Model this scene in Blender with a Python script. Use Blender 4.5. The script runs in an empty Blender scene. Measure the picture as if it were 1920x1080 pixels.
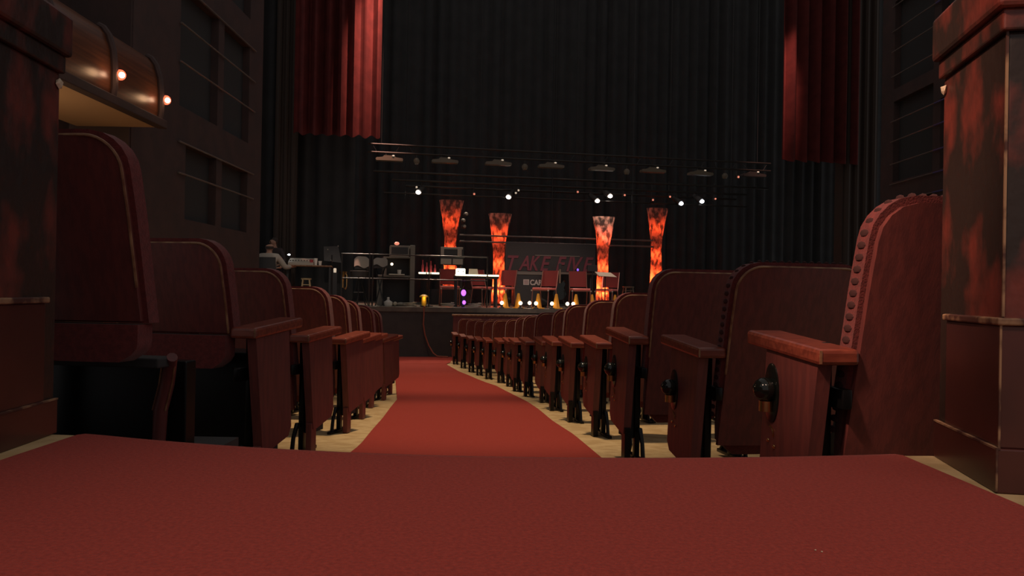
import bpy, bmesh, math, random
from mathutils import Vector, Matrix
random.seed(7)
scene = bpy.context.scene
COL = scene.collection

# ------------------------------------------------------------------ camera
F = 1500.0            # focal length in pixels of a 1920 px wide frame
H = 0.33              # camera height over the landing carpet (z = 0)
ROLL, PITCH = 0.018, 5.0 / F
c_right = Vector((math.cos(ROLL), 0, math.sin(ROLL)))
c_up0 = Vector((-math.sin(ROLL), 0, math.cos(ROLL)))
c_fwd = (Vector((0, 1, 0)) + c_up0 * PITCH).normalized()
c_up = c_right.cross(c_fwd).normalized()
cam_d = bpy.data.cameras.new('camera')
cam_d.sensor_width = 36.0
cam_d.lens = F / 1920 * 36.0
cam_d.clip_start = 0.02
cam_d.clip_end = 200
cam = bpy.data.objects.new('camera', cam_d)
COL.objects.link(cam)
cam.matrix_world = Matrix(((c_right.x, c_up.x, -c_fwd.x, 0), (c_right.y, c_up.y, -c_fwd.y, 0),
                           (c_right.z, c_up.z, -c_fwd.z, H), (0, 0, 0, 1)))
scene.camera = cam

# ------------------------------------------------------------------ world, exposure
wd = bpy.data.worlds.new('dim_hall'); scene.world = wd; wd.use_nodes = True
wd.node_tree.nodes['Background'].inputs[0].default_value = (1.0, 0.93, 0.90, 1)
wd.node_tree.nodes['Background'].inputs[1].default_value = 0.225
vs = scene.view_settings
vs.view_transform = 'Standard'; vs.look = 'None'; vs.gamma = 1.0; vs.exposure = 0.0
vs.use_curve_mapping = False

# ------------------------------------------------------------------ house lamps
def spot(name, loc, target, watts, color, size_deg, blend=0.6, radius=0.15):
    l = bpy.data.lights.new(name, 'SPOT'); l.energy = watts; l.color = color
    l.spot_size = math.radians(size_deg); l.spot_blend = blend; l.shadow_soft_size = radius
    o = bpy.data.objects.new(name, l); COL.objects.link(o); o.location = loc
    o.rotation_euler = (Vector(target) - Vector(loc)).to_track_quat('-Z', 'Y').to_euler()
    return o
def point(name, loc, watts, color, radius=0.03, parent=None):
    l = bpy.data.lights.new(name, 'POINT'); l.energy = watts; l.color = color; l.shadow_soft_size = radius
    o = bpy.data.objects.new(name, l); COL.objects.link(o); o.location = loc; o.parent = parent
    return o
WARM = (1.0, 0.72, 0.45)
spot('house_downlight', (-0.1, 5.6, 6.5), (-0.2, 5.9, -0.6), 1400, WARM, 40, 0.8, 0.2)
spot('house_downlight', (-0.9, 10.5, 7.0), (-0.9, 10.8, -1.0), 1650, WARM, 46, 0.8, 0.2)
spot('house_downlight', (-1.6, 15.0, 7.0), (-1.6, 15.2, -1.2), 1100, WARM, 40, 0.9, 0.2)
spot('house_downlight', (0.1, -0.9, 4.2), (0.35, 0.75, 0.0), 300, (1.0, 0.70, 0.52), 42, 0.9, 0.25)
spot('house_downlight', (-1.3, 0.6, 2.9), (1.0, 1.93, 0.52), 620, (1.0, 0.60, 0.42), 19, 0.8, 0.12)  # added side spot, unseen, narrowed to light the nearest right seat alone
spot('front_of_house_spot', (1.5, 8.0, 7.5), (0.9, 18.9, 0.25), 1500, (1.0, 0.72, 0.62), 20, 0.7, 0.1)
spot('front_of_house_spot', (-2.0, 7.5, 7.5), (-4.3, 17.9, 0.30), 480, (1.0, 0.82, 0.66), 14, 0.7, 0.1)  # unseen spot added to brighten the console and cups at stage left

# ------------------------------------------------------------------ pixel helpers
def ray(x, y):
    return c_right * ((x - 960) / F) - c_up * ((y - 540) / F) + c_fwd
EYE = Vector((0, 0, H))
A = math.radians(10.5)                       # the stage is turned against the camera
SU = Vector((math.cos(A), math.sin(A), 0)); SV = Vector((-math.sin(A), math.cos(A), 0))
SO = Vector((0, 17.95, 0))                   # origin of stage frame at the stage edge
SZ = H - 0.40                                # stage floor height
def st(x, y, v):
    """stage coordinates (u, z) of a pixel on the upright plane at stage depth v"""
    d = ray(x, y)
    t = (SO + SV * v - EYE).dot(SV) / d.dot(SV)
    p = EYE + d * t
    return (p - SO).dot(SU), p.z
def sw(u, v, z=SZ):
    p = SO + SU * u + SV * v
    return (p.x, p.y, z)
PTS = [(0.5, -.66), (1.8, -.68), (2.4, -.745), (3, -.80), (4.2, -.87), (5.1, -.92), (6, -.98), (6.9, -1.03), (7.8, -1.09),
       (8.7, -1.15), (9.6, -1.21), (10.5, -1.26), (11.4, -1.32), (12.3, -1.37), (13.2, -1.41), (14.1, -1.45),
       (15, -1.47), (15.9, -1.485), (17, -1.5), (40, -1.5)]
def interp(pts, d):
    if d <= pts[0][0]: return pts[0][1]
    for (a, b), (c, e) in zip(pts, pts[1:]):
        if d <= c: return b + (e - b) * (d - a) / (c - a)
    return pts[-1][1]
def fz(d): return H + interp(PTS, d)

# ------------------------------------------------------------------ materials
MATS = {}
def mat(name, color, rough=0.6, metal=0.0, color2=None, scale=20.0, bump=0.0, bscale=60.0, spec=0.5, detail=4.0,
        lo=0.4, hi=0.6, stretch=None, emit=None, estr=0.0, sheen=0.0):
    m = bpy.data.materials.new(name); m.use_nodes = True
    nt = m.node_tree; b = nt.nodes['Principled BSDF']
    b.inputs['Base Color'].default_value = (*color, 1)
    b.inputs['Roughness'].default_value = rough; b.inputs['Metallic'].default_value = metal
    b.inputs['Specular IOR Level'].default_value = spec
    if sheen: b.inputs['Sheen Weight'].default_value = sheen
    tc = nt.nodes.new('ShaderNodeTexCoord'); mp = nt.nodes.new('ShaderNodeMapping')
    nt.links.new(tc.outputs['Object'], mp.inputs[0])
    if stretch: mp.inputs['Scale'].default_value = stretch
    if color2:
        n = nt.nodes.new('ShaderNodeTexNoise'); n.inputs['Scale'].default_value = scale; n.inputs['Detail'].default_value = detail
        r = nt.nodes.new('ShaderNodeValToRGB')
        r.color_ramp.elements[0].position = lo; r.color_ramp.elements[1].position = hi
        r.color_ramp.elements[0].color = (*color, 1); r.color_ramp.elements[1].color = (*color2, 1)
        nt.links.new(mp.outputs[0], n.inputs['Vector']); nt.links.new(n.outputs['Fac'], r.inputs[0])
        nt.links.new(r.outputs[0], b.inputs['Base Color'])
    if bump:
        n2 = nt.nodes.new('ShaderNodeTexNoise'); n2.inputs['Scale'].default_value = bscale; n2.inputs['Detail'].default_value = 3
        bp = nt.nodes.new('ShaderNodeBump'); bp.inputs['Strength'].default_value = bump; bp.inputs['Distance'].default_value = 0.02
        nt.links.new(mp.outputs[0], n2.inputs['Vector']); nt.links.new(n2.outputs['Fac'], bp.inputs['Height'])
        nt.links.new(bp.outputs[0], b.inputs['Normal'])
    if emit:
        b.inputs['Emission Color'].default_value = (*emit, 1); b.inputs['Emission Strength'].default_value = estr
    MATS[name] = m
    return m
mat('carpet', (.27, .030, .022), .95, color2=(.40, .050, .034), scale=150, bump=.5, bscale=330, spec=.1, lo=.3, hi=.7, sheen=.1)
mat('concrete', (.40, .28, .14), .85, color2=(.50, .37, .20), scale=9, bump=.15, bscale=40, spec=.2)
mat('seat_wood', (.130, .038, .036), .42, color2=(.172, .046, .041), scale=6, stretch=(9, 9, 1), bump=.05, bscale=30, spec=.4)
mat('arm_wood', (.24, .055, .032), .32, color2=(.16, .035, .022), scale=8, stretch=(2, 9, 9), spec=.5)
mat('seat_fabric', (.13, .028, .027), .9, color2=(.17, .034, .032), scale=60, bump=.2, bscale=200, spec=.15, sheen=.2)
mat('tuft', (.045, .012, .012), .9)
mat('trim_tan', (.36, .20, .10), .45, color2=(.18, .07, .035), scale=22, lo=.35, hi=.6)
mat('iron', (.012, .012, .013), .35, metal=.6)
mat('brass', (.75, .45, .18), .25, metal=1.0)
mat('black_gloss', (.010, .012, .010), .12)
mat('parapet', (.028, .017, .014), .45, color2=(.175, .034, .024), scale=7, stretch=(1, 1, .7), bump=.2, bscale=25, detail=8, lo=.49, hi=.63)
mat('dado', (.060, .018, .016), .35, color2=(.085, .024, .020), scale=5, detail=6)
mat('worn_edge', (.34, .20, .11), .6, color2=(.07, .025, .018), scale=14, lo=.42, hi=.55)
mat('plaster_chip', (.62, .50, .36), .8)
mat('wall_brown', (.052, .032, .030), .7, color2=(.068, .038, .034), scale=3)
mat('pillar', (.055, .036, .026), .7)
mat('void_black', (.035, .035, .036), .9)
mat('rail_grey', (.20, .17, .15), .35, metal=.3)
mat('rail_blue', (.12, .11, .32), .35, metal=.3)
mat('drape_black', (.048, .049, .050), .9, color2=(.056, .056, .057), scale=2, spec=.1)
mat('drape_red', (.105, .022, .021), .85, color2=(.135, .027, .025), scale=4, spec=.15)
mat('box_wood', (.17, .060, .026), .33, color2=(.11, .038, .018), scale=5, stretch=(1, .25, 6), spec=.6)
mat('soffit', (.50, .31, .17), .8)
mat('stage_floor', (.10, .09, .075), .45, color2=(.15, .13, .10), scale=4, spec=.4)
mat('stage_black', (.040, .039, .039), .7, color2=(.048, .046, .045), scale=5)
mat('pipe', (.05, .045, .04), .35, metal=.5)
mat('pipe_dark', (.028, .026, .026), .4, metal=.3)
mat('fixture', (.16, .13, .09), .45)
mat('fixture_dark', (.05, .042, .038), .5)
mat('cone', (.80, .36, .02), .5)
mat('chair_frame', (.40, .17, .13), .3, metal=.6)
mat('chair_red', (.26, .050, .046), .75, spec=.2)
mat('chair_seat', (.85, .22, .18), .45)
mat('grey_case', (.20, .18, .15), .6)
mat('grey_light', (.42, .37, .30), .6)
mat('black_case', (.032, .032, .033), .5)
mat('white_plastic', (.80, .76, .68), .4)
mat('ivory', (.85, .78, .62), .3)
mat('paper', (.62, .55, .42), .8)
mat('cloth_grey', (.36, .32, .27), .9)
mat('stool_wood', (.66, .47, .25), .5)
mat('stool_dark', (.22, .15, .10), .5)
mat('sign_board', (.045, .040, .040), .7)
mat('sign_red', (.21, .042, .06), .6)
mat('sign_edge', (.20, .16, .13), .5)
mat('logo_white', (.60, .55, .50), .6)
mat('cord', (.30, .085, .050), .6)
mat('skin', (.52, .28, .19), .55)
mat('hair', (.05, .035, .028), .8)
mat('shirt_grey', (.46, .41, .35), .9)
mat('shirt_dark', (.05, .035, .035), .9)
mat('trousers', (.03, .03, .04), .9)
mat('yellow', (.85, .50, .05), .4)
mat('red_plastic', (.42, .05, .06), .4)
mat('lamp_white', (.9, .9, .9), .3, emit=(1.0, .88, .76), estr=9)
mat('lamp_foot', (.9, .9, .9), .3, emit=(1.0, .74, .50), estr=4.5)
mat('lamp_cool', (.9, .9, .9), .3, emit=(.86, .90, 1.0), estr=9)
mat('lamp_dot', (.5, .3, .3), .3, emit=(1.0, .30, .18), estr=.8)
mat('lamp_dim', (.5, .4, .3), .3, emit=(1.0, .80, .60), estr=.5)
mat('lamp_red', (.6, .1, .05), .3, emit=(1.0, .16, .07), estr=1.6)
mat('lamp_hot', (.9, .6, .4), .3, emit=(1.0, .62, .38), estr=14)
mat('lamp_purple', (.3, .1, .9), .3, emit=(.46, .13, 1.0), estr=1.9)
mat('lamp_violet', (.3, .1, .9), .3, emit=(.30, .14, .95), estr=.9)
mat('glow_keys', (.9, .85, .7), .3, emit=(1.0, .84, .55), estr=2.4)  # emission puts the bright light on keys and white box into the material
# crinkled cloth of the glowing columns: lets the lamp inside shine through
def column_mat():
    m = bpy.data.materials.new('crinkled_cloth'); m.use_nodes = True; nt = m.node_tree
    for n in list(nt.nodes): nt.nodes.remove(n)
    out = nt.nodes.new('ShaderNodeOutputMaterial'); mx = nt.nodes.new('ShaderNodeMixShader')
    tr = nt.nodes.new('ShaderNodeBsdfTranslucent'); df = nt.nodes.new('ShaderNodeBsdfDiffuse')
    tc = nt.nodes.new('ShaderNodeTexCoord'); mp = nt.nodes.new('ShaderNodeMapping'); mp.inputs['Scale'].default_value = (1, 1, .6)
    n = nt.nodes.new('ShaderNodeTexNoise'); n.inputs['Scale'].default_value = 9.5; n.inputs['Detail'].default_value = 5
    r = nt.nodes.new('ShaderNodeValToRGB'); e = r.color_ramp.elements
    e[0].position = .42; e[1].position = .60; e[0].color = (.07, .06, .055, 1); e[1].color = (.85, .62, .50, 1)
    bp = nt.nodes.new('ShaderNodeBump'); bp.inputs['Strength'].default_value = .7; bp.inputs['Distance'].default_value = .05
    L = nt.links.new
    L(tc.outputs['Object'], mp.inputs[0]); L(mp.outputs[0], n.inputs['Vector']); L(n.outputs['Fac'], r.inputs[0])
    L(r.outputs[0], tr.inputs[0]); L(n.outputs['Fac'], bp.inputs['Height']); L(bp.outputs[0], tr.inputs['Normal'])
    df.inputs[0].default_value = (.35, .30, .27, 1); mx.inputs[0].default_value = .25
    L(tr.outputs[0], mx.inputs[1]); L(df.outputs[0], mx.inputs[2]); L(mx.outputs[0], out.inputs[0])
    MATS['crinkled_cloth'] = m
column_mat()

# ------------------------------------------------------------------ mesh builder
class MB:
    def __init__(self): self.v = []; self.f = []
    def add(self, vs_, fs):
        o = len(self.v); self.v += [tuple(p) for p in vs_]; self.f += [tuple(i + o for i in f) for f in fs]
        return self
    def box(self, x0, x1, y0, y1, z0, z1, bev=0.0):
        b = bmesh.new()
        bmesh.ops.create_cube(b, size=1.0)
        for q in b.verts:
            q.co = Vector(((x0 + x1) / 2 + q.co.x * (x1 - x0), (y0 + y1) / 2 + q.co.y * (y1 - y0), (z0 + z1) / 2 + q.co.z * (z1 - z0)))
        if bev: bmesh.ops.bevel(b, geom=b.edges[:], offset=bev, segments=2, profile=.5, affect='EDGES')
        return self.bm(b)
    def bm(self, b):
        b.verts.index_update()
        self.add([q.co for q in b.verts], [[q.index for q in f.verts] for f in b.faces]); b.free()
        return self
    def tube(self, pts, r, n=8, caps=True):
        pts = [Vector(p) for p in pts]; rs = r if isinstance(r, (list, tuple)) else [r] * len(pts)
        vs_, fs = [], []; ref = None
        for i, p in enumerate(pts):
            t = (pts[min(i + 1, len(pts) - 1)] - pts[max(i - 1, 0)]).normalized()
            if ref is None: ref = Vector((0, 0, 1)) if abs(t.z) < .9 else Vector((1, 0, 0))
            s = t.cross(ref).normalized(); w = s.cross(t).normalized(); ref = w
            for k in range(n):
                a = 2 * math.pi * k / n
                vs_.append(p + (s * math.cos(a) + w * math.sin(a)) * rs[i])
        for i in range(len(pts) - 1):
            for k in range(n):
                fs.append((i * n + k, i * n + (k + 1) % n, (i + 1) * n + (k + 1) % n, (i + 1) * n + k))
        if caps: fs += [tuple(range(n))[::-1], tuple(range((len(pts) - 1) * n, len(pts) * n))]
        return self.add(vs_, fs)
    def lathe(self, prof, n=16, c=(0, 0, 0), axis='z'):
        vs_, fs = [], []
        for r, z in prof:
            for k in range(n):
                a = 2 * math.pi * k / n; p = (r * math.cos(a), r * math.sin(a), z)
                if axis == 'x': p = (p[2], p[0], p[1])
                if axis == 'y': p = (p[0], p[2], p[1])
                vs_.append((p[0] + c[0], p[1] + c[1], p[2] + c[2]))
        for i in range(len(prof) - 1):
            for k in range(n):
                fs.append((i * n + k, i * n + (k + 1) % n, (i + 1) * n + (k + 1) % n, (i + 1) * n + k))
        fs += [tuple(range(n))[::-1], tuple(range((len(prof) - 1) * n, len(prof) * n))]
        return self.add(vs_, fs)
    def ball(self, c, r, n=12, sc=(1, 1, 1)):
        m = n // 2; prof = [(max(1e-4, math.sin(math.pi * i / m)), -math.cos(math.pi * i / m)) for i in range(m + 1)]
        k = MB().lathe(prof, n)
        return self.add([(c[0] + p[0] * r * sc[0], c[1] + p[1] * r * sc[1], c[2] + p[2] * r * sc[2]) for p in k.v], k.f)
    def prism(self, poly, y0, y1, axis='y'):
        """polygon (a, b) in the plane across `axis`, extruded along it"""
        n = len(poly)
        def P(a, b, t): return (a, t, b) if axis == 'y' else ((t, a, b) if axis == 'x' else (a, b, t))
        return self.add([P(a, b, y0) for a, b in poly] + [P(a, b, y1) for a, b in poly],
                        [tuple(range(n)), tuple(range(2 * n - 1, n - 1, -1))] + [(i, i + n, (i + 1) % n + n, (i + 1) % n) for i in range(n)])
    def shell(self, wfn, z0, z1, yfn, th, nz=14, nx=9):
        """curved upright slab: half width wfn(z), rear face y = yfn(x, z), thickness th (number or function of t, s)"""
        for lay in (0, 1):
            pass
        vs_, fs = [], []
        zs = [z0 + (z1 - z0) * (1 - (1 - i / nz) ** 1.6) for i in range(nz + 1)]
        for lay in (0, 1):
            for i, z in enumerate(zs):
                for j in range(nx + 1):
                    t = -1 + 2 * j / nx; x = wfn(z) * t
                    k = th(t, i / nz) if callable(th) else th
                    vs_.append((x, yfn(x, z) + (k if lay else 0), z))
        N = nx + 1; B = (nz + 1) * N
        for i in range(nz):
            for j in range(nx):
                a = i * N + j
                fs.append((a, a + 1, a + N + 1, a + N)); fs.append((B + a, B + a + N, B + a + N + 1, B + a + 1))
        for i in range(nz):
            a = i * N; fs.append((a, a + N, B + a + N, B + a)); a = i * N + nx; fs.append((a, B + a, B + a + N, a + N))
        for j in range(nx):
            a = j; fs.append((a, B + a, B + a + 1, a + 1)); a = nz * N + j; fs.append((a, a + 1, B + a + 1, B + a))
        return self.add(vs_, fs)
    def build(self, name, material, parent=None, smooth=False, loc=None, rotz=0.0, kind=None):
        me = bpy.data.meshes.new(name); me.from_pydata(self.v, [], self.f); me.update()
        b = bmesh.new(); b.from_mesh(me); bmesh.ops.recalc_face_normals(b, faces=b.faces[:]); b.to_mesh(me); b.free()
        me.materials.append(MATS[material])
        o = bpy.data.objects.new(name, me); COL.objects.link(o)
        if smooth:
            me.polygons.foreach_set('use_smooth', [True] * len(me.polygons))
            me.set_sharp_from_angle(angle=math.radians(40))
        if parent is not None: o.parent = parent
        if loc is not None: o.location = loc
        o.rotation_euler = (0, 0, rotz)
        if kind: o['kind'] = kind
        return o
def thing(name, label, cat, loc=(0, 0, 0), rotz=0.0, group=None):
    o = bpy.data.objects.new(name, None); COL.objects.link(o); o.empty_display_size = .1
    o.location = loc; o.rotation_euler = (0, 0, rotz)
    return tag(o, label, cat, group)
def tag(o, label, cat, group=None):
    o['label'] = label; o['category'] = cat
    if group: o['group'] = group
    return o
def copy_tree(o, parent=None):
    kids = list(o.children)
    c = o.copy(); COL.objects.link(c); c.parent = parent
    for k in kids: copy_tree(k, c)
    return c
def struct(o): o['kind'] = 'structure'; return o
ORD = ['first', 'second', 'third', 'fourth', 'fifth', 'sixth', 'seventh', 'eighth', 'ninth', 'tenth', 'eleventh', 'twelfth',
       'thirteenth', 'fourteenth', 'fifteenth', 'sixteenth']

# ------------------------------------------------------------------ floors
m = MB(); ys = [1.72 + .35 * i for i in range(53)]; n = 0
for y in ys: m.v += [(-6, y, fz(y)), (7.6, y, fz(y))]
m.f = [(2 * i, 2 * i + 1, 2 * i + 3, 2 * i + 2) for i in range(len(ys) - 1)]
struct(m.build('floor', 'concrete'))
LE = [(1.6, -.80), (4.45, -.83), (6, -.95), (7.8, -1.10), (8.8, -1.25), (11.5, -1.65), (14, -2.25), (16.3, -2.9)]
RE = [(1.6, .62), (3, .56), (4.35, .464), (5.1, .41), (6, .32), (6.9, .25), (7.8, .17), (8.7, .055), (9.6, -.06), (10.5, -.19), (11.4, -.36),
      (12.3, -.53), (13.2, -.71), (14.1, -.91), (15, -1.10), (15.6, -1.235), (15.95, -1.27), (16.15, -1.22), (16.25, -1.0)]
m = MB(); ys = sorted(set([1.75 + .2 * i for i in range(72)] + [15.6, 15.95, 16.05, 16.15, 16.25]))
for y in ys: m.v += [(interp(LE, y), y, fz(y) + .012), (interp(RE, y), y, fz(y) + .012)]
m.f = [(2 * i, 2 * i + 1, 2 * i + 3, 2 * i + 2) for i in range(len(ys) - 1)]
o = m.build('aisle_carpet', 'carpet'); tag(o, 'long red carpet runner curving down the aisle to the stage', 'carpet')
o = MB().add([(-5.4, 16.25, fz(17) + .012), (-1.24, 16.25, fz(17) + .012), (-1.24, 17.72, fz(17) + .012), (-5.4, 17.0, fz(17) + .012)], [(0, 1, 2, 3)]).build('front_carpet', 'carpet')
tag(o, 'strip of red carpet along the foot of the stage', 'carpet')
# landing: concrete slab and carpet whose far edge is an arc and falls over the nosing
def edge_y(x): return 1.625 + .165 * min(1.0, ((x + .05) / .88) ** 2) * (1.0 if x < 0 else .62)
m = MB(); xs = [-1.9 + .1 * i for i in range(39)]
def slab_y(x): return edge_y(max(-.94, min(.83, x))) - .012
for x in xs: m.v += [(x, -2.5, -.008), (x, slab_y(x), -.008), (x, slab_y(x), -.5)]
m.f = [f for i in range(len(xs) - 1) for f in ((3 * i, 3 * i + 3, 3 * i + 4, 3 * i + 1), (3 * i + 1, 3 * i + 4, 3 * i + 5, 3 * i + 2))]
struct(m.build('floor', 'concrete'))
m = MB(); nx = 36
for i in range(nx + 1):
    x = -.94 + 1.765 * i / nx; e = edge_y(x)
    m.v += [(x, -2.4, 0), (x, e - .05, 0), (x, e - .015, -.004), (x, e + .004, -.022), (x, e + .006, -.34)]
m.f = [(5 * i + k, 5 * i + 5 + k, 5 * i + 6 + k, 5 * i + 1 + k) for i in range(nx) for k in range(4)]
o = m.build('landing_carpet', 'carpet', smooth=True); tag(o, 'wide dark red carpet on the landing in the foreground', 'carpet')
for x, y in ((1529, 1033), (1541, 1036)):
    d = ray(x, y); t = -H / d.z; p = EYE + d * t
    o = MB().ball((0, 0, .0012), .0012, 6, (1.3, 1, .8)).build('crumb', 'plaster_chip', loc=p)
    tag(o, 'tiny pale crumb on the foreground carpet, %s of two' % ('left' if x < 1535 else 'right'), 'crumb', 'crumbs on the carpet')

# ------------------------------------------------------------------ parapets at both ends of the landing
def parapet(side, x_face, far, near, rot, label):
    """side +1 right, -1 left; the aisle face is at x_face, the body runs away from the aisle"""
    s = side; t = thing('parapet', label, 'parapet', (x_face, far, 0), math.radians(rot), 'stained wooden parapets beside the landing')
    L = far - near; T = 1.1
    def bx(mb, a, b, y0, y1, z0, z1, bev=.004):     # a, b measured away from the aisle
        xa, xb = sorted((s * a, s * b)); return mb.box(xa, xb, y0, y1, z0, z1, bev)
    bx(MB(), 0.0, T, -L, 0, -.008, .80, .006).build('body', 'parapet', t)
    bx(bx(MB(), -.022, T, -L - .022, .012, .838, .93, .008), -.010, T, -L - .01, .004, .80, .838, .004).build('cap', 'parapet', t)
    d = bx(MB(), -.005, T, -L - .005, -.055, .070, .285, .003).build('dado_board', 'dado', t)
    bx(MB(), -.010, T, -L - .010, -.004, -.008, .070, .003).build('baseboard', 'dado', t)
    bx(MB(), -.012, T, -L - .012, -.050, .285, .298, .003).build('molding', 'worn_edge', t)
    e = MB()
    bx(e, -.0065, -.003, -L - .0065, -L - .003, .070, .285, 0); e.build('worn_corner', 'worn_edge', t)
    e = MB(); bx(e, -.0015, .0025, -L - .0015, -L + .0025, .300, .80, 0); e.build('worn_corner', 'worn_edge', t)
    e = MB(); bx(e, -.0115, -.008, -L - .0115, -L - .008, -.004, .070, 0); e.build('worn_corner', 'worn_edge', t)
    e = MB(); bx(e, -.0112, -.004, -L - .011, -.005, .068, .0715, 0); e.build('worn_line', 'worn_edge', t)
    e = MB()
    bm_ = bmesh.new(); bmesh.ops.create_icosphere(bm_, subdivisions=1, radius=.012)
    for q in bm_.verts: q.co = Vector((q.co.x * .4 - s * .004, q.co.y * 1.2 - .012, q.co.z * .8 + .775)) + Vector((0, random.uniform(-.004, .004), random.uniform(-.004, .004)))
    e.bm(bm_).build('paint_chip', 'plaster_chip', t)
    return t
parapet(1, .918, 1.715, 1.395, -10.5, 'dark red stained wooden parapet end at the right edge of the landing')
parapet(-1, -1.025, 1.80, .6, 4.0, 'dark stained wooden parapet at the left edge of the landing')

# ------------------------------------------------------------------ theatre seats
W = .50
def back_w(z, zt=.90, w=W / 2, r=.085):
    w = w * (.94 + .06 * min(1, (z - .2) / .5))
    return w - r + math.sqrt(max(1e-6, r * r - (z - (zt - r)) ** 2)) if z > zt - r else w
def back_y(x, z): return .115 - (z - .20) / .70 * .195 + .022 * (x / .25) ** 2
def outline(off, z0, zt, w, r, dy, nseg=8):
    pts = []
    for sgn in (-1, 1):
        side = [(sgn * back_w(z, zt, w, r) + sgn * off, z) for z in [z0 + (zt - r - z0) * i / 6 for i in range(7)]]
        arc = [(sgn * (w - r + (r + off) * math.sin(a)), zt - r + (r + off) * math.cos(a)) for a in [math.pi / 2 * (1 - i / nseg) for i in range(1, nseg + 1)]]
        pts.append(side + arc)
    p = pts[0] + pts[1][::-1]
    return [(x, back_y(x, z) + dy, z) for x, z in p]
def make_seat(panel=0, lamp=False, tufts=False, short=None, trim=True, legs=True, az=0.0):
    t = bpy.data.objects.new('auditorium_chair', None); COL.objects.link(t); t.empty_display_size = .1
    z0 = short[1] + .005 if short else .22
    MB().shell(back_w, z0, .90, back_y, .016).build('back_panel', 'seat_wood', t, True)
    MB().shell(lambda z: back_w(z, .918, W / 2 + .014, .095), (short[1] if short else .40), .918, lambda x, z: back_y(x, z) + .0165,
               lambda a, s: .05 + .035 * (1 - abs(a) ** 3) * (1 - s ** 8)).build('back_cushion', 'seat_fabric', t, True)
    if trim:
        MB().tube(outline(.001, max(.50, z0), .90, W / 2, .085, -.001), .0042, 6).build('edge_trim', 'trim_tan', t, True)
    if tufts:
        pr = outline(.014, .34, .904, W / 2, .09, .044); acc = 0; me = None
        for a, b in zip(pr, pr[1:]):
            Lg = (Vector(b) - Vector(a)).length; k = 0
            while acc < Lg:
                p = Vector(a).lerp(Vector(b), acc / Lg)
                if me is None:
                    q = MB().ball((0, 0, 0), .0095, 8, (.55, 1.9, 1)).build('tuft', 'tuft', t, True); me = q
                else:
                    q = me.copy(); COL.objects.link(q); q.parent = t
                q.location = p; acc += .030
            acc -= Lg
    # folded-up seat in front of the back, rounded at its lower end
    sp = MB()
    if short:
        sp.shell(lambda z: W / 2 - .01 - .05 * max(0, 1 - (z - short[0]) / .05) ** 2, short[0], short[1] - .004, lambda x, z: back_y(0, short[1]) - .01 + .02 * (x / .25) ** 2, .07, 8).build('seat_cushion', 'seat_fabric', t, True)
    else:
        sp.shell(lambda z: W / 2 - .02 - .09 * max(0, (.26 - z) / .09) ** 2, .17, .60, lambda x, z: .135 - .12 * (z - .2) + .02 * (x / .25) ** 2 + .05 * max(0, (.24 - z) / .07),
                 lambda a, s: .03 + .07 * (1 - abs(a) ** 3), 10).build('seat_cushion', 'seat_fabric', t, True)
    # black iron standards that carry the seat
    for sx in (-1, 1) if legs else ():
        st_ = MB(); x = sx * (W / 2 + .015)
        st_.box(x - .014, x + .014, .15, .185, .0, .56, .004).box(x - .014, x + .014, .06, .30, .40, .45, .004)
        st_.box(x - .014, x + .014, .02, .31, 0, .018, .004)
        st_.tube([(x, .17, .14), (x, .23, .16), (x, .275, .10), (x, .25, .055), (x, .285, .01)], [.012, .014, .013, .011, .014], 8)
        st_.tube([(x, .17, .14), (x, .11, .15), (x, .075, .09), (x, .06, .01)], [.012, .013, .011, .012], 8)
        st_.build('standard', 'iron', t, True)
    if panel:
        s = panel                                        # side the aisle is on
        xa, xb = sorted((s * (W / 2 + .060), s * (W / 2 + .100)))
        prof = [(.125, .13), (.165, .13), (.33, .165), (.352, .20), (.320, .580 + az), (.060, .562 + az)]
        p = MB().prism(prof, xa, xb, 'x').build('end_panel', 'seat_wood', t)
        k = MB().box(xa + .004, xb - .004, .110, .165, 0, .16, .003).build('foot_post', 'iron' if lamp else 'seat_wood', t)
        bx0, bx1 = sorted((s * (W / 2 - .005), s * (W / 2 + .062)))
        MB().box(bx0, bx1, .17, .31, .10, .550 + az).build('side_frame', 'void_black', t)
        ax0, ax1 = sorted((s * (W / 2 - .002), s * (W / 2 + .112)))
        a = MB().box(ax0, ax1, .035, .42, .560, .600, .010); a.v = [(q[0], q[1], q[2] + az + (q[1] - .035) * .075) for q in a.v]; a = a.build('armrest', 'arm_wood', t)
        e = MB().box(*( (ax0 + .001, ax0 + .007) if s < 0 else (ax1 - .007, ax1 - .001)), .0335, .0365, .565 + az, .597 + az).build('worn_corner', 'trim_tan', a)
        if lamp:
            xo = s * (W / 2 + .100)
            l = MB().lathe([(.052, 0), (.052, .004), (.046, .006)], 20, axis='x')
            pl = MB().add([(xo - s * 0 + s * q[0], q[1] * .75 + .285, q[2] * 1.55 + .415) for q in l.v], l.f).build('aisle_light', 'black_gloss', t, True)
            MB().ball((xo + s * .022, .285, .425), .036, 14, (.95, 1, .9)).build('hood', 'black_gloss', pl, True)
            MB().lathe([(.020, 0), (.020, .028), (.012, .034)], 10, (xo + s * .018, .285, .366)).build('reflector', 'brass', pl, True)
            for yy, zz in ((.300, .285), (.268, .273)):
                MB().ball((xo + s * .002, yy, zz), .0058, 8, (.6, 1, 1)).build('screw', 'brass', t, True)
            MB().tube([(xo + s * .003, .292 - .022 * math.sin(q), .303 + .022 * math.cos(q)) for q in [i * .25 for i in range(8)]], .0022, 5).build('hook', 'brass', t, True)
    return t
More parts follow.
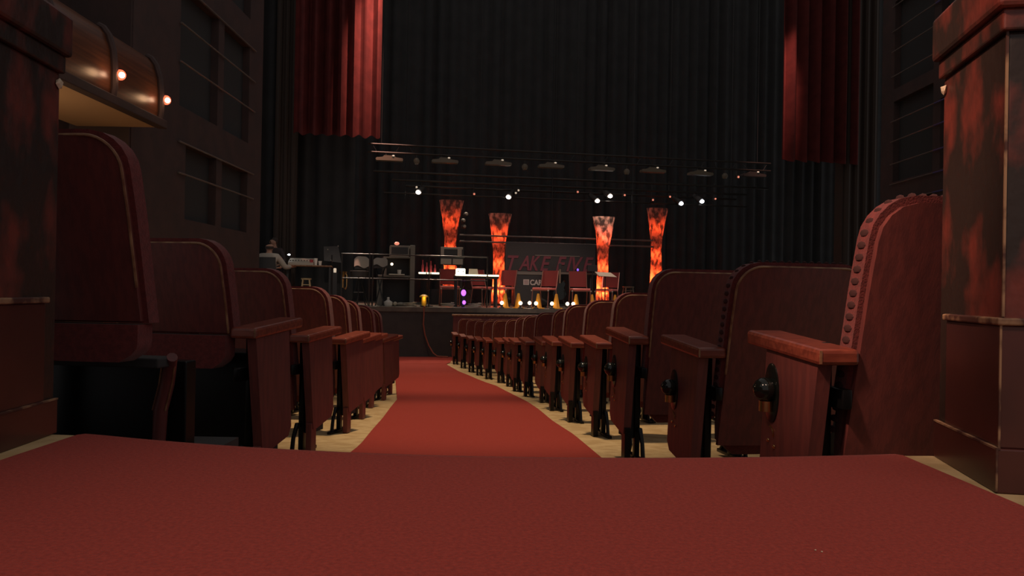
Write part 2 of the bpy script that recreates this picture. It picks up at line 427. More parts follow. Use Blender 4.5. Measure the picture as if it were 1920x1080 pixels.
def put_seat(proto, foot, side, ang, z=None, first={}):
    """place a seat so that the rear foot of its aisle panel comes down on the point `foot`"""
    fx = side * (W / 2 + .080); fy = .13
    c, s = math.cos(ang), math.sin(ang)
    key = proto.name
    o = copy_tree(proto) if key in first else proto
    first[key] = True
    x = foot[0] - (c * fx - s * fy); y = foot[1] - (s * fx + c * fy)
    o.location = (x, y, fz(y) if z is None else z); o.rotation_euler = (0, 0, ang)
    return o
def beside(proto, end, side, ang, k=1):
    o = copy_tree(proto); c, s = math.cos(ang), math.sin(ang); dx = -side * k * (W + .06)
    x, y = end.location.x + c * dx, end.location.y + s * dx
    o.location = (x, y, end.location.z); o.rotation_euler = (0, 0, ang)
    return o
P_R = make_seat(-1, True); P_M = make_seat(0); P_L = make_seat(1, False)
P_R1 = make_seat(-1, True, True, trim=False, az=-.05); P_R2 = make_seat(-1, True, True)
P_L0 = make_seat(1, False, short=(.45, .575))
MB().box(-W / 2 - .02, W / 2 + .02, .16, .36, .02, .50, .01).build('under_seat_shade', 'iron', P_L0)  # black block stands in for the shade under this seat
RIGHT = [(2.10, .785), (3.05, .705), (4.10, .60), (5.1, .544), (6.0, .452), (6.9, .36), (7.8, .307), (8.7, .168), (9.6, .051), (10.5, -.035),
         (11.4, -.167), (12.3, -.369), (13.2, -.546), (14.1, -.724), (15.0, -.92), (15.9, -1.13)]
GR = 'theatre seats right of the aisle'; GL = 'theatre seats left of the aisle'
AR = math.radians(11)
for i, (d, x) in enumerate(RIGHT):
    row = 15 - i
    proto = P_R1 if i == 0 else P_R2 if i == 1 else P_R
    o = put_seat(proto, (x, d), -1, AR)
    lab = ('large tufted red seat nearest the camera, against the right parapet' if i == 0 else
           'wide red seat with tan top edge, directly before the nearest right seat' if i == 1 else
           'front row aisle seat at the foot of the right block' if row == 0 else
           'red aisle seat in the %s row from the stage, right of the aisle' % ORD[row])
    tag(o, lab, 'theatre seat', GR); o.scale.z = {0: 1.04, 2: 1.07}.get(i, 1.0)
    if i >= 1:
        for k in (1, 2) if i > 8 else (1,):
            q = beside(P_M, o, -1, AR, k) if not (i == 1) else (setattr(P_M, 'location', Vector((o.location.x + math.cos(AR) * (W + .06), o.location.y + math.sin(AR) * (W + .06), o.location.z))) or setattr(P_M, 'rotation_euler', (0, 0, AR)) or P_M)
            tag(q, 'red seat %s from the aisle in the %s row from the stage, right block' % (('second', 'third')[k - 1], ORD[row]), 'theatre seat', GR)
AL = math.radians(-13)
LEFT = [(3.2, -1.0), (4.1, -1.02), (5.05, -1.03), (5.95, -1.10), (6.85, -1.19), (7.75, -1.225), (8.65, -1.30)]
LN = ['red seat with tan rounded top edge, before the tall seat at left parapet', 'red aisle seat in the third row of the left block from the camera',
      'red aisle seat in the fourth row of the left block from the camera', 'red aisle seat in the fifth row of the left block from the camera',
      'red aisle seat in the sixth row of the left block from the camera', 'red aisle seat in the seventh row of the left block from the camera',
      'farthest visible aisle seat of the left block']
for i, (d, x) in enumerate(LEFT):
    o = put_seat(P_L0 if i == 0 else P_L, (x, d), 1, AL)
    tag(o, LN[i], 'theatre seat', GL); o.scale.z = {0: 1.075, 1: 1.035}.get(i, 1.0)
    if i >= 1:
        q = beside(P_M, o, 1, AL)
        tag(q, 'red second seat, %s row of the left block counted from the camera' % ORD[i + 1], 'theatre seat', GL)
# the nearest left seat: taller place on a riser, without arm panel, with a bentwood front leg
zr = H - .52
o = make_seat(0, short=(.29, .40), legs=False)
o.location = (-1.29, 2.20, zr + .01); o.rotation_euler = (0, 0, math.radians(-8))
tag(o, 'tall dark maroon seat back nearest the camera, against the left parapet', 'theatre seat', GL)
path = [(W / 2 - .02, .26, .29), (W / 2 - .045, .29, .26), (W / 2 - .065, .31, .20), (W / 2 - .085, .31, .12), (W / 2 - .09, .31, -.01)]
MB().box(-W / 2 - .30, W / 2 - .02, .34, .40, -.01, .27, .005).build('under_seat_shade', 'iron', o)  # black board added where the space below the seat is only unlit
MB().box(-W / 2, W / 2 - .03, .20, .30, .26, .29, .005).build('seat_rail', 'void_black', o)
MB().box(-W / 2, -W / 2 + .05, .22, .27, -.01, .28, .004).build('leg', 'void_black', o)
lg = MB().tube(path, [.016, .020, .022, .022, .020], 10).build('bentwood_leg', 'seat_wood', o, True)
for dx in (-.021, .021):
    MB().tube([(p[0] + dx, p[1] - .010, p[2]) for p in path[1:4]], .003, 6).build('worn_edge', 'trim_tan', lg, True)
m = MB().box(-2.2, -.93, 1.81, 2.75, fz(2.75) - .05, zr, .0); struct(m.build('floor', 'stage_black'))  # platform coloured black in place of shade on the floor

# ------------------------------------------------------------------ side walls
def wall_with_openings(name, x, y0, y1, openings, depth, side, matname, z0=-1.4, z1=11.0):
    """wall in the plane X = x between y0 and y1; openings (ya, yb, za, zb) are recessed by depth"""
    ysx = sorted({y0, y1} | {q for o in openings for q in o[:2]}); zsx = sorted({z0, z1} | {q for o in openings for q in o[2:]})
    m = MB(); back = MB()
    for ya, yb in zip(ysx, ysx[1:]):
        for za, zb in zip(zsx, zsx[1:]):
            if any(o[0] <= ya and yb <= o[1] and o[2] <= za and zb <= o[3] for o in openings): continue
            xa, xb = sorted((x, x + side * .12)); m.box(xa, xb, ya, yb, za, zb)
    w = struct(m.build(name, matname))
    for ya, yb, za, zb in openings:
        xa, xb = sorted((x + side * .121, x + side * depth))
        MB().box(xa, xb, ya - .03, yb + .03, za - .03, zb + .03).build('opening', 'void_black', w)
    return w
E = H
ops = [(11.55, 12.75, .95, 2.02), (13.0, 14.25, .95, 2.02), (11.3, 12.75, 2.54, 4.25), (13.0, 14.25, 2.54, 4.25), (11.3, 12.75, 4.75, 6.4), (13.0, 14.25, 4.75, 6.4)]
ops = [(a, b, c + E, d + E) for a, b, c, d in ops]
wl = wall_with_openings('wall_left', -4.75, 9.9, 15.0, ops, .5, -1, 'wall_brown')
for z in (1.58, 2.02, 3.15, 3.69, 4.25, 5.3, 5.85):
    MB().tube([(-4.72, 11.25, z + E), (-4.72, 14.5, z + E)], .014, 6).build('rail', 'rail_grey', wl)
m = MB().box(-5.7, -5.5, 1.0, 9.9, -1.2, 11).box(-5.7, -4.76, 9.86, 9.96, -1.2, 11); struct(m.build('wall_left', 'wall_brown'))
ops = [(13.0, 14.2, 2.3, 3.55), (14.45, 15.95, 2.3, 3.9), (13.0, 14.2, 4.15, 5.9), (14.45, 15.95, 4.15, 5.9), (14.45, 15.95, .4, 1.9)]
ops = [(a, b, c + E, d + E) for a, b, c, d in ops]
wr = wall_with_openings('wall_right', 7.55, 9.5, 16.4, ops, .5, 1, 'wall_brown')
for z in (1.9, 2.25, 2.65, 3.1, 3.5, 4.4, 4.9, 5.3, 5.8):
    MB().tube([(7.52, 12.9, z + E), (7.52, 14.35, z + E)], .014, 6).build('rail', 'rail_blue', wr)
    MB().tube([(7.52, 14.35, z + E), (7.52, 16.0, z + E)], .012, 6).build('rail', 'rail_grey', wr)
struct(MB().box(7.56, 13, 16.38, 16.5, -1.4, 14).build('wall_right', 'wall_brown'))
struct(MB().box(-11, -6.2, 15.6, 15.7, -1.4, 14).build('wall_left', 'wall_brown'))
# proscenium side pillars and the dark wings behind them
u0, _ = st(518, 300, -.3); u1, _ = st(553, 300, .3)
def pillar(name, ua, ub, v, n):
    m = MB(); w = (ub - ua) / n
    m.box(ua, ub, .05, .4, SZ, 13.0)
    t = struct(m.build(name, 'pillar', None, loc=(SO.x + SV.x * v, SO.y + SV.y * v, 0), rotz=A))
    for i in range(n):
        MB().tube([(ua + w * (i + .5), .05, SZ), (ua + w * (i + .5), .05, 13.0)], w * .33, 8).build('shaft', 'pillar', t, True)
    return t
u0, _ = st(515, 300, 2.1); u1, _ = st(556, 300, 2.1)
pillar('trim_left', u0, u1, 2.05, 3)
ua, _ = st(1603, 300, .3); ub, _ = st(1668, 300, .3)
pillar('trim_right', ua, ub, .75, 4)
def at(v): return (SO.x + SV.x * v, SO.y + SV.y * v, 0)
def sbox(name, mt, u0, u1, v0, v1, z0, z1, bev=0): return MB().box(u0, u1, v0, v1, z0, z1, bev).build(name, mt, None, loc=(SO.x, SO.y, 0), rotz=A)

# ------------------------------------------------------------------ stage and drapes
struct(sbox('stage', 'stage_floor', -7.5, 10, 0, 9.5, SZ - .10, SZ))
struct(sbox('stage_front', 'stage_black', -7.5, 10, .03, 9.5, -1.3, SZ - .10))
def drape(name, label, mt, ua, ub, v, z0, z1, folds, depth, cat='curtain', hem=.0, seed=1, group=None):
    rnd = random.Random(seed); m = MB(); n = folds * 8; zs = [z0, z0 + .15, (z0 + z1) / 2, z1]; off = [rnd.uniform(.6, 1.4) for _ in range(folds + 1)]
    for th in (0, .02):
        for i in range(n + 1):
            t = i / n; u = ua + (ub - ua) * t; k = min(folds, int(t * folds))
            y = depth * off[k] * math.sin(t * folds * 2 * math.pi) + .3 * depth * math.sin(t * folds * 5.1 + seed)
            for j, z in enumerate(zs): m.v.append((u, y + th, z + (hem * math.sin(t * folds * 2 * math.pi) if j == 0 else 0)))
    q = len(zs); B = (n + 1) * q
    for i in range(n):
        for j in range(q - 1):
            a = i * q + j; m.f.append((a, a + q, a + q + 1, a + 1)); m.f.append((B + a, B + a + 1, B + a + q + 1, B + a + q))
    for i in range(n): a = i * q; m.f.append((a, B + a, B + a + q, a + q))
    for a in (0, n * q):
        for j in range(q - 1): m.f.append((a + j, a + j + 1, B + a + j + 1, B + a + j))
    o = m.build(name, mt, None, True, loc=at(v), rotz=A)
    return tag(o, label, cat, group)
drape('backdrop', 'full-height black backdrop behind the whole stage', 'drape_black', -9, 12, 7.2, SZ, 14.0, 60, .05)
ul, zc = st(713, 258, .7); ull, _ = st(550, 258, .7)
drape('house_curtain', 'red pleated curtain lit along its inner edge, upper left of the stage', 'drape_red', ull, ul, .7, zc, 13.0, 7, .13, hem=.05, seed=3, group='red house curtains')
ur, zc2 = st(1466, 300, .7); urr, _ = st(1606, 300, .7)
drape('house_curtain', 'red pleated curtain hanging at the upper right of the stage', 'drape_red', ur, urr, .7, zc2, 13.0, 6, .12, hem=.05, seed=5, group='red house curtains')
ua, _ = st(664, 400, 2.6); ub, _ = st(553, 400, 1.1)
drape('masking_drape', 'black masking drape under the left red curtain', 'drape_black', -9.5, ua, 2.6, SZ, 14.0, 16, .05, seed=8, group='black masking drapes')
ua, _ = st(1470, 400, 2.6)
drape('masking_drape', 'black masking drape under the right red curtain', 'drape_black', ua, 12.6, 2.6, SZ, 14.0, 16, .05, seed=9, group='black masking drapes')
# curtain lamps high in the opening
spot('curtain_spot', sw(ul + .35, -.7, 9.9), sw(ul - .10, .7, zc + 2.3), 5200, (1.0, .50, .38), 22, 1.0, .06)
spot('curtain_spot', sw(ur - .30, -.7, 9.9), sw(ur - .06, .7, zc2 + 2.3), 2300, (1.0, .46, .36), 16, 1.0, .06)

# ------------------------------------------------------------------ front partition before the first row on the right
ua, za = st(850, 590, -1.15); ub = ua + 6.0
t = thing('partition', 'low wooden partition with pale top rail behind the front right row', 'partition', (SO.x + SU.x * ua - SV.x * 1.15, SO.y + SU.y * ua - SV.y * 1.15, fz(16.8)), A)
hh = za - fz(16.8)
MB().box(0, 6, 0, .05, 0, hh - .03).build('panel', 'seat_wood', t)
MB().box(-.02, 6, -.03, .08, hh - .03, hh + .01, .008).build('top_rail', 'trim_tan', t)

# ------------------------------------------------------------------ theatre box on the left wall
bx = thing('theatre_box', 'curved wooden balcony box with two red bulbs on the left wall', 'balcony box', (-4.35, 9.74, H + 2.0), 0)
prof = [(.0, -.02), (-.02, .10), (-.02, .30), (.0, .50), (.05, .66), (.11, .74), (.17, .77)]
for i in range(3):
    y1 = -1.14 * i - .05; y0 = y1 - 1.04; m = MB()
    for y in (y0, y1):
        m.v += [(-a, y, b) for a, b in prof]
        m.v += [(-a - .05, y, b) for a, b in prof]
    k = len(prof); m.f = []
    for j in range(k - 1): m.f += [(j, j + 1, 2 * k + j + 1, 2 * k + j), (k + j, 3 * k + j, 3 * k + j + 1, k + j + 1)]
    m.f += [tuple(list(range(k)) + list(range(2 * k - 1, k - 1, -1))), tuple(list(range(2 * k, 3 * k)) + list(range(4 * k - 1, 3 * k - 1, -1))), (k - 1, 2 * k - 1, 4 * k - 1, 3 * k - 1), (0, 2 * k, 3 * k, k)]
    m.build('front_panel', 'box_wood', bx, True)
for i in range(3):
    y = -1.14 * i - .02
    r = MB().tube([(-a + .025, y, b) for a, b in prof], .038, 8).build('rib', 'wall_brown', bx, True)
    lp = MB().lathe([(.03, 0), (.034, .03), (.02, .05)], 10, (.045, y + .03, .17)).build('bulb_socket', 'brass', r, True)
    MB().ball((.085, y + .04, .25), .058, 14).build('bulb_globe', 'lamp_red', r, True)
    MB().ball((.118, y + .005, .240), .032, 12).build('bulb_core', 'lamp_hot', r, True)
    point('box_bulb', (.14, y - .20, .20), .6, (1.0, .55, .28), .05, bx)
point('box_underlight', (-.85, -1.9, -1.0), 14, (1.0, .68, .40), .08, bx)
MB().box(-1.05, .05, -3.6, .10, -.07, -.02, .004).build('soffit', 'soffit', bx)
MB().box(-.02, .10, -3.6, .04, -.10, .0, .01).build('lower_molding', 'wall_brown', bx)

# ------------------------------------------------------------------ overhead battens, cables and stage lamps
def batten(xa, ya, xb, yb, v, r, label, mt='pipe', group='lighting pipes over the stage', name='lighting_pipe'):
    u0, z0 = st(xa, ya, v); u1, z1 = st(xb, yb, v); z = (z0 + z1) / 2
    o = MB().tube([(0, 0, 0), (u1 - u0, 0, 0)], r, 8).build(name, mt, None, True, loc=sw(u0, v, z), rotz=A)
    tag(o, label, 'pipe', group)
    return u0, u1, z
u0, za_ = st(690, 269, 1.5); u1, zb_ = st(1445, 307, 1.5); zt = (za_ + zb_) / 2
_, za_ = st(690, 284, 1.5); _, zb_ = st(1445, 321, 1.5); zb = (za_ + zb_) / 2
t = thing('lighting_truss', 'long thin lighting truss of two pipes across the front of the stage', 'truss', sw(u0, 1.5, zb), A)
for z in (0, zt - zb): MB().tube([(0, 0, z), (u1 - u0, 0, z)], .022, 8).build('chord', 'pipe', t, True)
for k in range(24):
    x = (u1 - u0) * (k + .5) / 24; MB().tube([(x, 0, 0), (x + (.12 if k % 2 else -.12), 0, zt - zb)], .009, 6).build('lacing', 'pipe_dark', t)
for x in (715, 900, 1081, 1256, 1420):
    u, _ = st(x, 280, 1.5)
    o = MB().tube([(0, 0, 0), (0, 0, 13.8 - zt)], .010, 6).build('hanging_cable', 'pipe_dark', None, loc=sw(u, 1.5, zt), rotz=A)
    tag(o, 'thin cable holding up the front truss, %s from the left' % ORD[(715, 900, 1081, 1256, 1420).index(x)], 'cable', 'truss cables')
fx = [(730, 298), (834, 302), (934, 306), (1033, 311), (1128, 316), (1224, 320), (1313, 325), (1412, 328)]
for i, (x, y) in enumerate(fx):
    u, z = st(x, y, 1.5)
    t = thing('strip_light', 'flat winged strip light hanging %s from left on the front truss' % ORD[i], 'stage light', sw(u, 1.5, z - .03), A, 'strip lights on the front truss')
    dim = i == 7
    MB().prism([(-.31, -.02), (.31, -.02), (.32, .02), (.30, .045), (.15, .06), (.08, .10), (-.12, .10), (-.16, .06), (-.30, .045), (-.32, .02)], -.10, .10).build('housing', 'fixture_dark' if dim else 'fixture', t)
    MB().tube([(-.08, 0, .08), (-.08, 0, zb - z + .03)], .012, 6).build('clamp', 'fixture_dark', t)
    MB().ball((.09, -.10, .095), .022, 8, (1.5, 1, .8)).build('indicator_lamp', 'lamp_dim', t, True)
for i, (x, y) in enumerate([(781, 302), (984, 313), (1175, 322), (1359, 330)]):
    u, z = st(x, y, 1.5)
    t = thing('round_lamp', 'small round lamp head hanging %s from left between strip lights' % ORD[i], 'stage light', sw(u, 1.5, z - .07), A, 'round lamp heads on the front truss')
    MB().lathe([(.05, 0), (.075, .05), (.07, .10), (.035, .14)], 12).build('head', 'fixture', t, True)
    MB().tube([(0, 0, .13), (0, 0, zb - z + .07)], .010, 6).build('clamp', 'fixture_dark', t)
for a in [(700, 322, 1440, 352, 3.6, .03, 'long dark pipe behind the front truss'), (735, 337, 1400, 365, 3.8, .03, 'dark pipe catching red light above left glowing column'),
          (760, 350, 1380, 372, 4.0, .03, 'lower dark pipe over the glowing columns'), (720, 363, 1400, 386, 3.8, .022, 'lowest dark pipe carrying the bright spotlights')]:
    batten(*a, mt='pipe')
for x in (760, 1040, 1370):
    u, z = st(x, 345, 3.8)
    o = MB().tube([(0, 0, 0), (0, 0, 13.8 - z)], .010, 6).build('hanging_cable', 'pipe_dark', None, loc=sw(u, 3.8, z - .4), rotz=A)
    tag(o, 'dark cable holding the rear pipes, %s from the left' % ORD[(760, 1040, 1370).index(x)], 'cable', 'rear pipe cables')
sp = [(785, 360, 'lamp_white', -1), (954, 369, 'lamp_white', -1), (1119, 376, 'lamp_white', 1), (1143, 367, 'lamp_white', 1), (1276, 381, 'lamp_cool', 1), (1315, 377, 'lamp_cool', 1)]
for i, (x, y, lm, sg) in enumerate(sp):
    u, z = st(x, y, 3.7)
    t = thing('spotlight', 'bright stage spotlight under rear pipes, %s from the left' % ORD[i], 'spotlight', sw(u, 3.7, z), A, 'bright spotlights under the rear pipes')
    MB().tube([(0, 0, 0), (-sg * .08, .12, .10), (-sg * .14, .22, .18)], [.085, .080, .05], 12).build('body', 'fixture_dark', t, True)
    MB().ball((sg * .010, -.02, -.01), .072, 12, (.95, .4, .75)).build('lens', lm, t, True)
    MB().tube([(-sg * .08, .1, .10), (-sg * .08, .1, .26)], .012, 6).build('clamp', 'fixture_dark', t)
for i, (x, y, lm) in enumerate([(972, 357, 'lamp_dim'), (967, 362, 'lamp_dim'), (781, 351, 'lamp_dim'), (1384, 332, 'lamp_dot'), (1224, 375, 'lamp_dot'), (1171, 366, 'lamp_dot'), (1256, 369, 'lamp_dot'), (1341, 373, 'lamp_dot'), (889, 364, 'lamp_dot'), (1083, 360, 'lamp_dot')]):
    vv = 1.41 if x == 1384 else 3.7; u, z = st(x, y, vv)
    t = thing('indicator_lamp', '%s tiny %s indicator lamp among the rear pipes, from the left' % (ORD[i], 'white' if lm == 'lamp_dim' else 'red'), 'indicator lamp', sw(u, vv, z), A, 'indicator lamps among the pipes')
    MB().ball((0, -.02, 0), .028, 8).build('lens', lm, t, True); MB().box(-.04, .04, 0, .12, -.04, .06, .01).build('housing', 'fixture_dark', t); MB().tube([(0, .1, .05), (0, .1, .45)], .009, 6).build('clamp', 'fixture_dark', t)

# ------------------------------------------------------------------ glowing columns
def column(cx, top, v, base, wtop, label, seed, watts):
    u, zt = st(cx, top, v); h = zt - base
    t = thing('glowing_column', label, 'column', sw(u, v, base), A, 'red glowing cloth columns')
    prof = [(0, .34), (.06, .36), (.15, .35), (.28, .33), (.42, .30), (.52, .30), (.62, .33), (.74, .40), (.86, .50), (.95, .58), (1.0, .62)]
    m = MB(); n = 28; rnd = random.Random(seed); k = 40; rows = []
    ph = [rnd.uniform(0, 6.28) for _ in range(6)]
    for i in range(k + 1):
        s = i / k; w = interp(prof, s) / .62 * wtop / 2
        for j in range(n):
            a = 2 * math.pi * j / n; ca, sa = math.cos(a), math.sin(a)
            r = w / max(abs(ca), abs(sa)) ** .55
            r *= 1 + .05 * math.sin(5 * a + 9 * s + ph[0]) + .04 * math.sin(3 * a - 17 * s + ph[1]) + .03 * math.sin(8 * a + 23 * s + ph[2])
            r = min(r, w * 1.08)
            m.v.append((r * ca, r * sa * .75, s * h))
    for i in range(k):
        for j in range(n): m.f.append((i * n + j, i * n + (j + 1) % n, (i + 1) * n + (j + 1) % n, (i + 1) * n + j))
    m.build('cloth', 'crinkled_cloth', t, True)
    w = wtop / 2
    MB().lathe([(w * .6, 0), (w * .6, .04), (w * .5, .05)], 16).build('base_plate', 'black_case', t)
    MB().lathe([(.06, .05), (.075, .10), (.075, .16), (.05, .17)], 12).build('lamp_body', 'black_case', t)
    point('column_lamp', (0, 0, .45), watts * .62, (1.0, .085, .02), .06, t)
    point('column_lamp', (0, 0, h * .45), watts * .16, (1.0, .085, .02), .06, t)
    point('column_lamp', (0, 0, h * .78), watts * .13, (1.0, .085, .02), .06, t)
    return t
def riser(cx, v, w, d, h, label):
    u, _ = st(cx, 500, v)
    o = MB().box(-w / 2, w / 2, -d / 2, d / 2, 0, h, .01).build('riser', 'black_case', None, loc=sw(u, v), rotz=A)
    tag(o, label, 'riser', 'risers under the outer columns')
riser(845, 4.0, 1.1, .9, .40, 'low black riser under the leftmost glowing column')
riser(1232, 4.0, 1.1, .9, .40, 'low black riser under the rightmost glowing column')
column(846, 376, 4.0, SZ + .40, .64, 'flared red glowing cloth column, leftmost, above the grey amplifier', 1, 30)
column(937, 401, 3.3, SZ, .60, 'flared red glowing cloth column left of the lettered sign', 2, 42)
column(1132, 407, 2.4, SZ, .56, 'flared red glowing cloth column right of the lettered sign', 3, 40)
column(1232, 391, 4.0, SZ + .40, .60, 'flared red glowing cloth column, rightmost of the four', 4, 30)
for a in [(862, 440, 1225, 452, 2.85, .022, 'upper low pipe crossing in front of the left middle column'), (862, 452, 1225, 463, 2.85, .022, 'lower low pipe crossing in front of the left middle column')]:
    batten(*a, mt='rail_grey', group='low pipes across the stage')
for i, x in enumerate((1034, 1184)):
    u, z = st(x, 452, 2.85); o = MB().tube([(0, 0, 0), (0, 0, 13.8 - z)], .012, 6).build('hanging_cable', 'pipe_dark', None, loc=sw(u, 2.85, z - .1), rotz=A)
    tag(o, 'dark cable from above holding the low pipes, %s side of stage' % ('middle' if i == 0 else 'right'), 'cable', 'low pipe cables')
# tall stand with a black tangle of lamps beside the left column
u, z = st(872, 400, 3.0)
t = thing('lamp_stand', 'tall black stand with clustered small lamps beside leftmost column', 'light stand', sw(u, 3.0), A)
MB().tube([(0, 0, .0), (0, 0, z - SZ + .2)], .016, 8).build('pole', 'pipe_dark', t)
for k in range(3):
    q = 2.094 * k; MB().tube([(0, 0, .5), (.35 * math.cos(q), .35 * math.sin(q), .01)], .012, 6).build('leg', 'pipe_dark', t)
for dx, y in ((0.02, 402), (-.05, 414), (-.03, 425)):
    _, zz = st(872, y, 3.0); zz -= SZ
    h_ = MB().lathe([(.03, 0), (.06, .05), (.06, .12)], 10, (dx, -.12, zz), 'y').build('lamp_head', 'fixture_dark', t, True)
    MB().ball((dx + .01, -.13, zz), .04, 8, (1, .4, 1)).build('lens', 'grey_light', h_, True)

# ------------------------------------------------------------------ sign with lettering
def text_mesh(s, size, depth, mt, parent, loc, shear=0.0, name='lettering', bold=0.0, sx=1.0):
    c = bpy.data.curves.new(name, 'FONT'); c.body = s; c.size = size; c.extrude = depth; c.shear = shear; c.offset = bold
    c.align_x = 'LEFT'
    o = bpy.data.objects.new(name, c); COL.objects.link(o)
    dg = bpy.context.evaluated_depsgraph_get(); me = bpy.data.meshes.new_from_object(o.evaluated_get(dg))
    bpy.data.objects.remove(o); me.materials.clear(); me.materials.append(MATS[mt])
    q = bpy.data.objects.new(name, me); COL.objects.link(q); q.parent = parent
    q.location = loc; q.rotation_euler = (math.pi / 2, 0, 0); q.scale = (sx, 1, 1)
    return q
u0, z0 = st(948, 508, 2.0); u1, z1 = st(1117, 458, 2.0)
t = thing('sign_board', 'dark board with large slanted red letters reading TAKE FIVE', 'sign', sw(u0, 2.0), A)
wS, zb0, zb1 = u1 - u0, z0 - SZ, z1 - SZ
MB().box(0, wS, 0, .06, zb0, zb1, .01).build('board', 'sign_board', t)
MB().box(.32 * wS, .82 * wS, -.012, .0, zb0 + (zb1 - zb0) * .545, zb0 + (zb1 - zb0) * .575).build('trim_strip', 'sign_edge', t)
MB().box(-.02, wS + .02, -.03, .08, zb0 - .05, zb0).build('lower_ledge', 'sign_edge', t)
for x in (.1, wS - .1): MB().box(x - .03, x + .03, 0, .06, 0, zb0 - .05).build('support', 'black_case', t)
hl = (zb1 - zb0) * .52
xs_ = .04
lets = []
for ch, wgt in zip('TAKE FIVE', (1, 1, 1, 1, .45, 1, .55, 1, 1)):
    if ch != ' ':
        q = text_mesh(ch, hl * 1.36, .012, 'sign_red', t, (0, 0, 0), .32, 'letter', .010, 1.0)
        bw = max(v.co.x for v in q.data.vertices) - min(v.co.x for v in q.data.vertices); mn = min(v.co.x for v in q.data.vertices)
        slot = (wS - .10) / 8.0 * wgt; sc = min(1.5, slot * 1.02 / bw)
        q.scale = (sc, 1, 1); q.location = (xs_ - mn * sc, -.014, zb0 + .03)
    xs_ += (wS - .10) / 8.0 * wgt
# case with square logo and CAR lettering
u0, z0 = st(965, 560, 1.7); u1, z1 = st(1030, 516, 1.7)
t = thing('equipment_case', 'black case with pale square and white CAR lettering below the sign', 'case', sw(u0, 1.7), A)
wC, hC = u1 - u0, z1 - SZ
MB().box(0, wC, 0, .45, .05, hC, .01).build('body', 'black_case', t)
MB().box(-.02, wC + .05, -.02, .40, hC, hC + .035, .006).build('lid', 'grey_case', t)
for x in (.08, wC - .08): MB().box(x - .03, x + .03, .05, .4, 0, .05).build('foot', 'black_case', t)
ua, za = st(981, 534, 1.7); ub, zb_ = st(992, 524, 1.7)
sq = MB().box(ua - u0, ub - u0, -.006, 0, za - SZ, zb_ - SZ).build('square_mark', 'logo_white', t)
for k in (.3, .55, .8): MB().box(ua - u0 + .02, ub - u0 - .02, -.008, -.006, za - SZ + (zb_ - za) * k - .012, za - SZ + (zb_ - za) * k).build('mark_line', 'sign_red', sq)
ua, za = st(993.5, 534, 1.7)
q = text_mesh('CAR', (zb_ - za) * 1.36, .004, 'logo_white', t, (ua - u0, -.005, za - SZ), 0, 'lettering', .006)
bw = max(v.co.x for v in q.data.vertices); ue, _ = st(1017, 534, 1.7); q.scale = ((ue - ua) / bw, 1, 1)

# ------------------------------------------------------------------ stage chairs
def make_chair():
    t = bpy.data.objects.new('banquet_chair', None); COL.objects.link(t); t.empty_display_size = .1
    MB().box(-.22, .22, -.22, .20, .43, .485, .020).build('seat', 'chair_seat', t, True)
    MB().shell(lambda z: .205, .52, .90, lambda x, z: .20 + (z - .5) * .18 + .02 * (x / .2) ** 2, .035, 8, 8).build('backrest', 'chair_red', t, True)
    for sx in (-1, 1):
        MB().tube([(sx * .215, .17, .43), (sx * .212, .21, .54), (sx * .212, .29, .90)], .012, 8).build('back_post', 'chair_frame', t, True)
        MB().tube([(sx * .215, -.20, .43), (sx * .22, -.23, .0)], .012, 8).build('leg', 'chair_frame', t, True)
        MB().tube([(sx * .215, .17, .43), (sx * .22, .26, .0)], .012, 8).build('leg', 'chair_frame', t, True)
        MB().ball((sx * .225, -.225, .415), .022, 8).build('bracket', 'grey_light', t, True)
    MB().tube([(-.21, -.20, .415), (.21, -.20, .415)], .010, 6).build('stretcher', 'chair_frame', t)
    return t
pc = make_chair()
ch = [(843, 1.5, 0, 'red chair with clutter beneath, leftmost of the stage chairs'), (907, 1.75, 30, 'red chair on stage partly hidden behind the railing end'),
      (943, 1.45, -42, 'red chair in front of the left middle glowing column'), (1021, 1.0, -42, 'red chair in front of the CAR lettering'),
      (1087, 1.0, -4, 'red chair left of the music stand with pale sheets'), (1138, 1.4, -38, 'red chair behind the music stand, rightmost of stage chairs')]
for i, (x, v, r, lab) in enumerate(ch):
    o = pc if i == 0 else copy_tree(pc)
    u, _ = st(x, 545, v); o.location = sw(u, v); o.rotation_euler = (0, 0, A + math.radians(r)); tag(o, lab, 'chair', 'red chairs on the stage')

# ------------------------------------------------------------------ cones and footlights
def make_cone():
    t = bpy.data.objects.new('traffic_cone', None); COL.objects.link(t); t.empty_display_size = .1
    MB().box(-.105, .105, -.105, .105, 0, .022, .006).build('base', 'cone', t)
    MB().lathe([(.088, .022), (.080, .05), (.028, .33), (.022, .345)], 18).build('cone_body', 'cone', t, True)
    return t
pcn = make_cone()
for i, x in enumerate((947, 972, 1009, 1043, 1080, 1110, 1153)):
    o = pcn if i == 0 else copy_tree(pcn)
    v = .22 if i < 5 else .9 if i == 5 else 1.2
    u, _ = st(x, 565, v); o.location = sw(u, v); o.rotation_euler = (0, 0, A + .2 * i)
    tag(o, 'yellow cone at the stage edge, %s from the left' % ORD[i], 'cone', 'yellow cones along the stage edge')
def make_foot():
    t = bpy.data.objects.new('footlight', None); COL.objects.link(t); t.empty_display_size = .1
    MB().lathe([(.06, 0), (.06, .02), (.03, .03), (.028, .075), (.02, .08)], 12).build('base', 'black_case', t, True)
    MB().ball((0, 0, .122), .043, 12).build('globe', 'lamp_foot', t, True)
    return t
pf = make_foot()
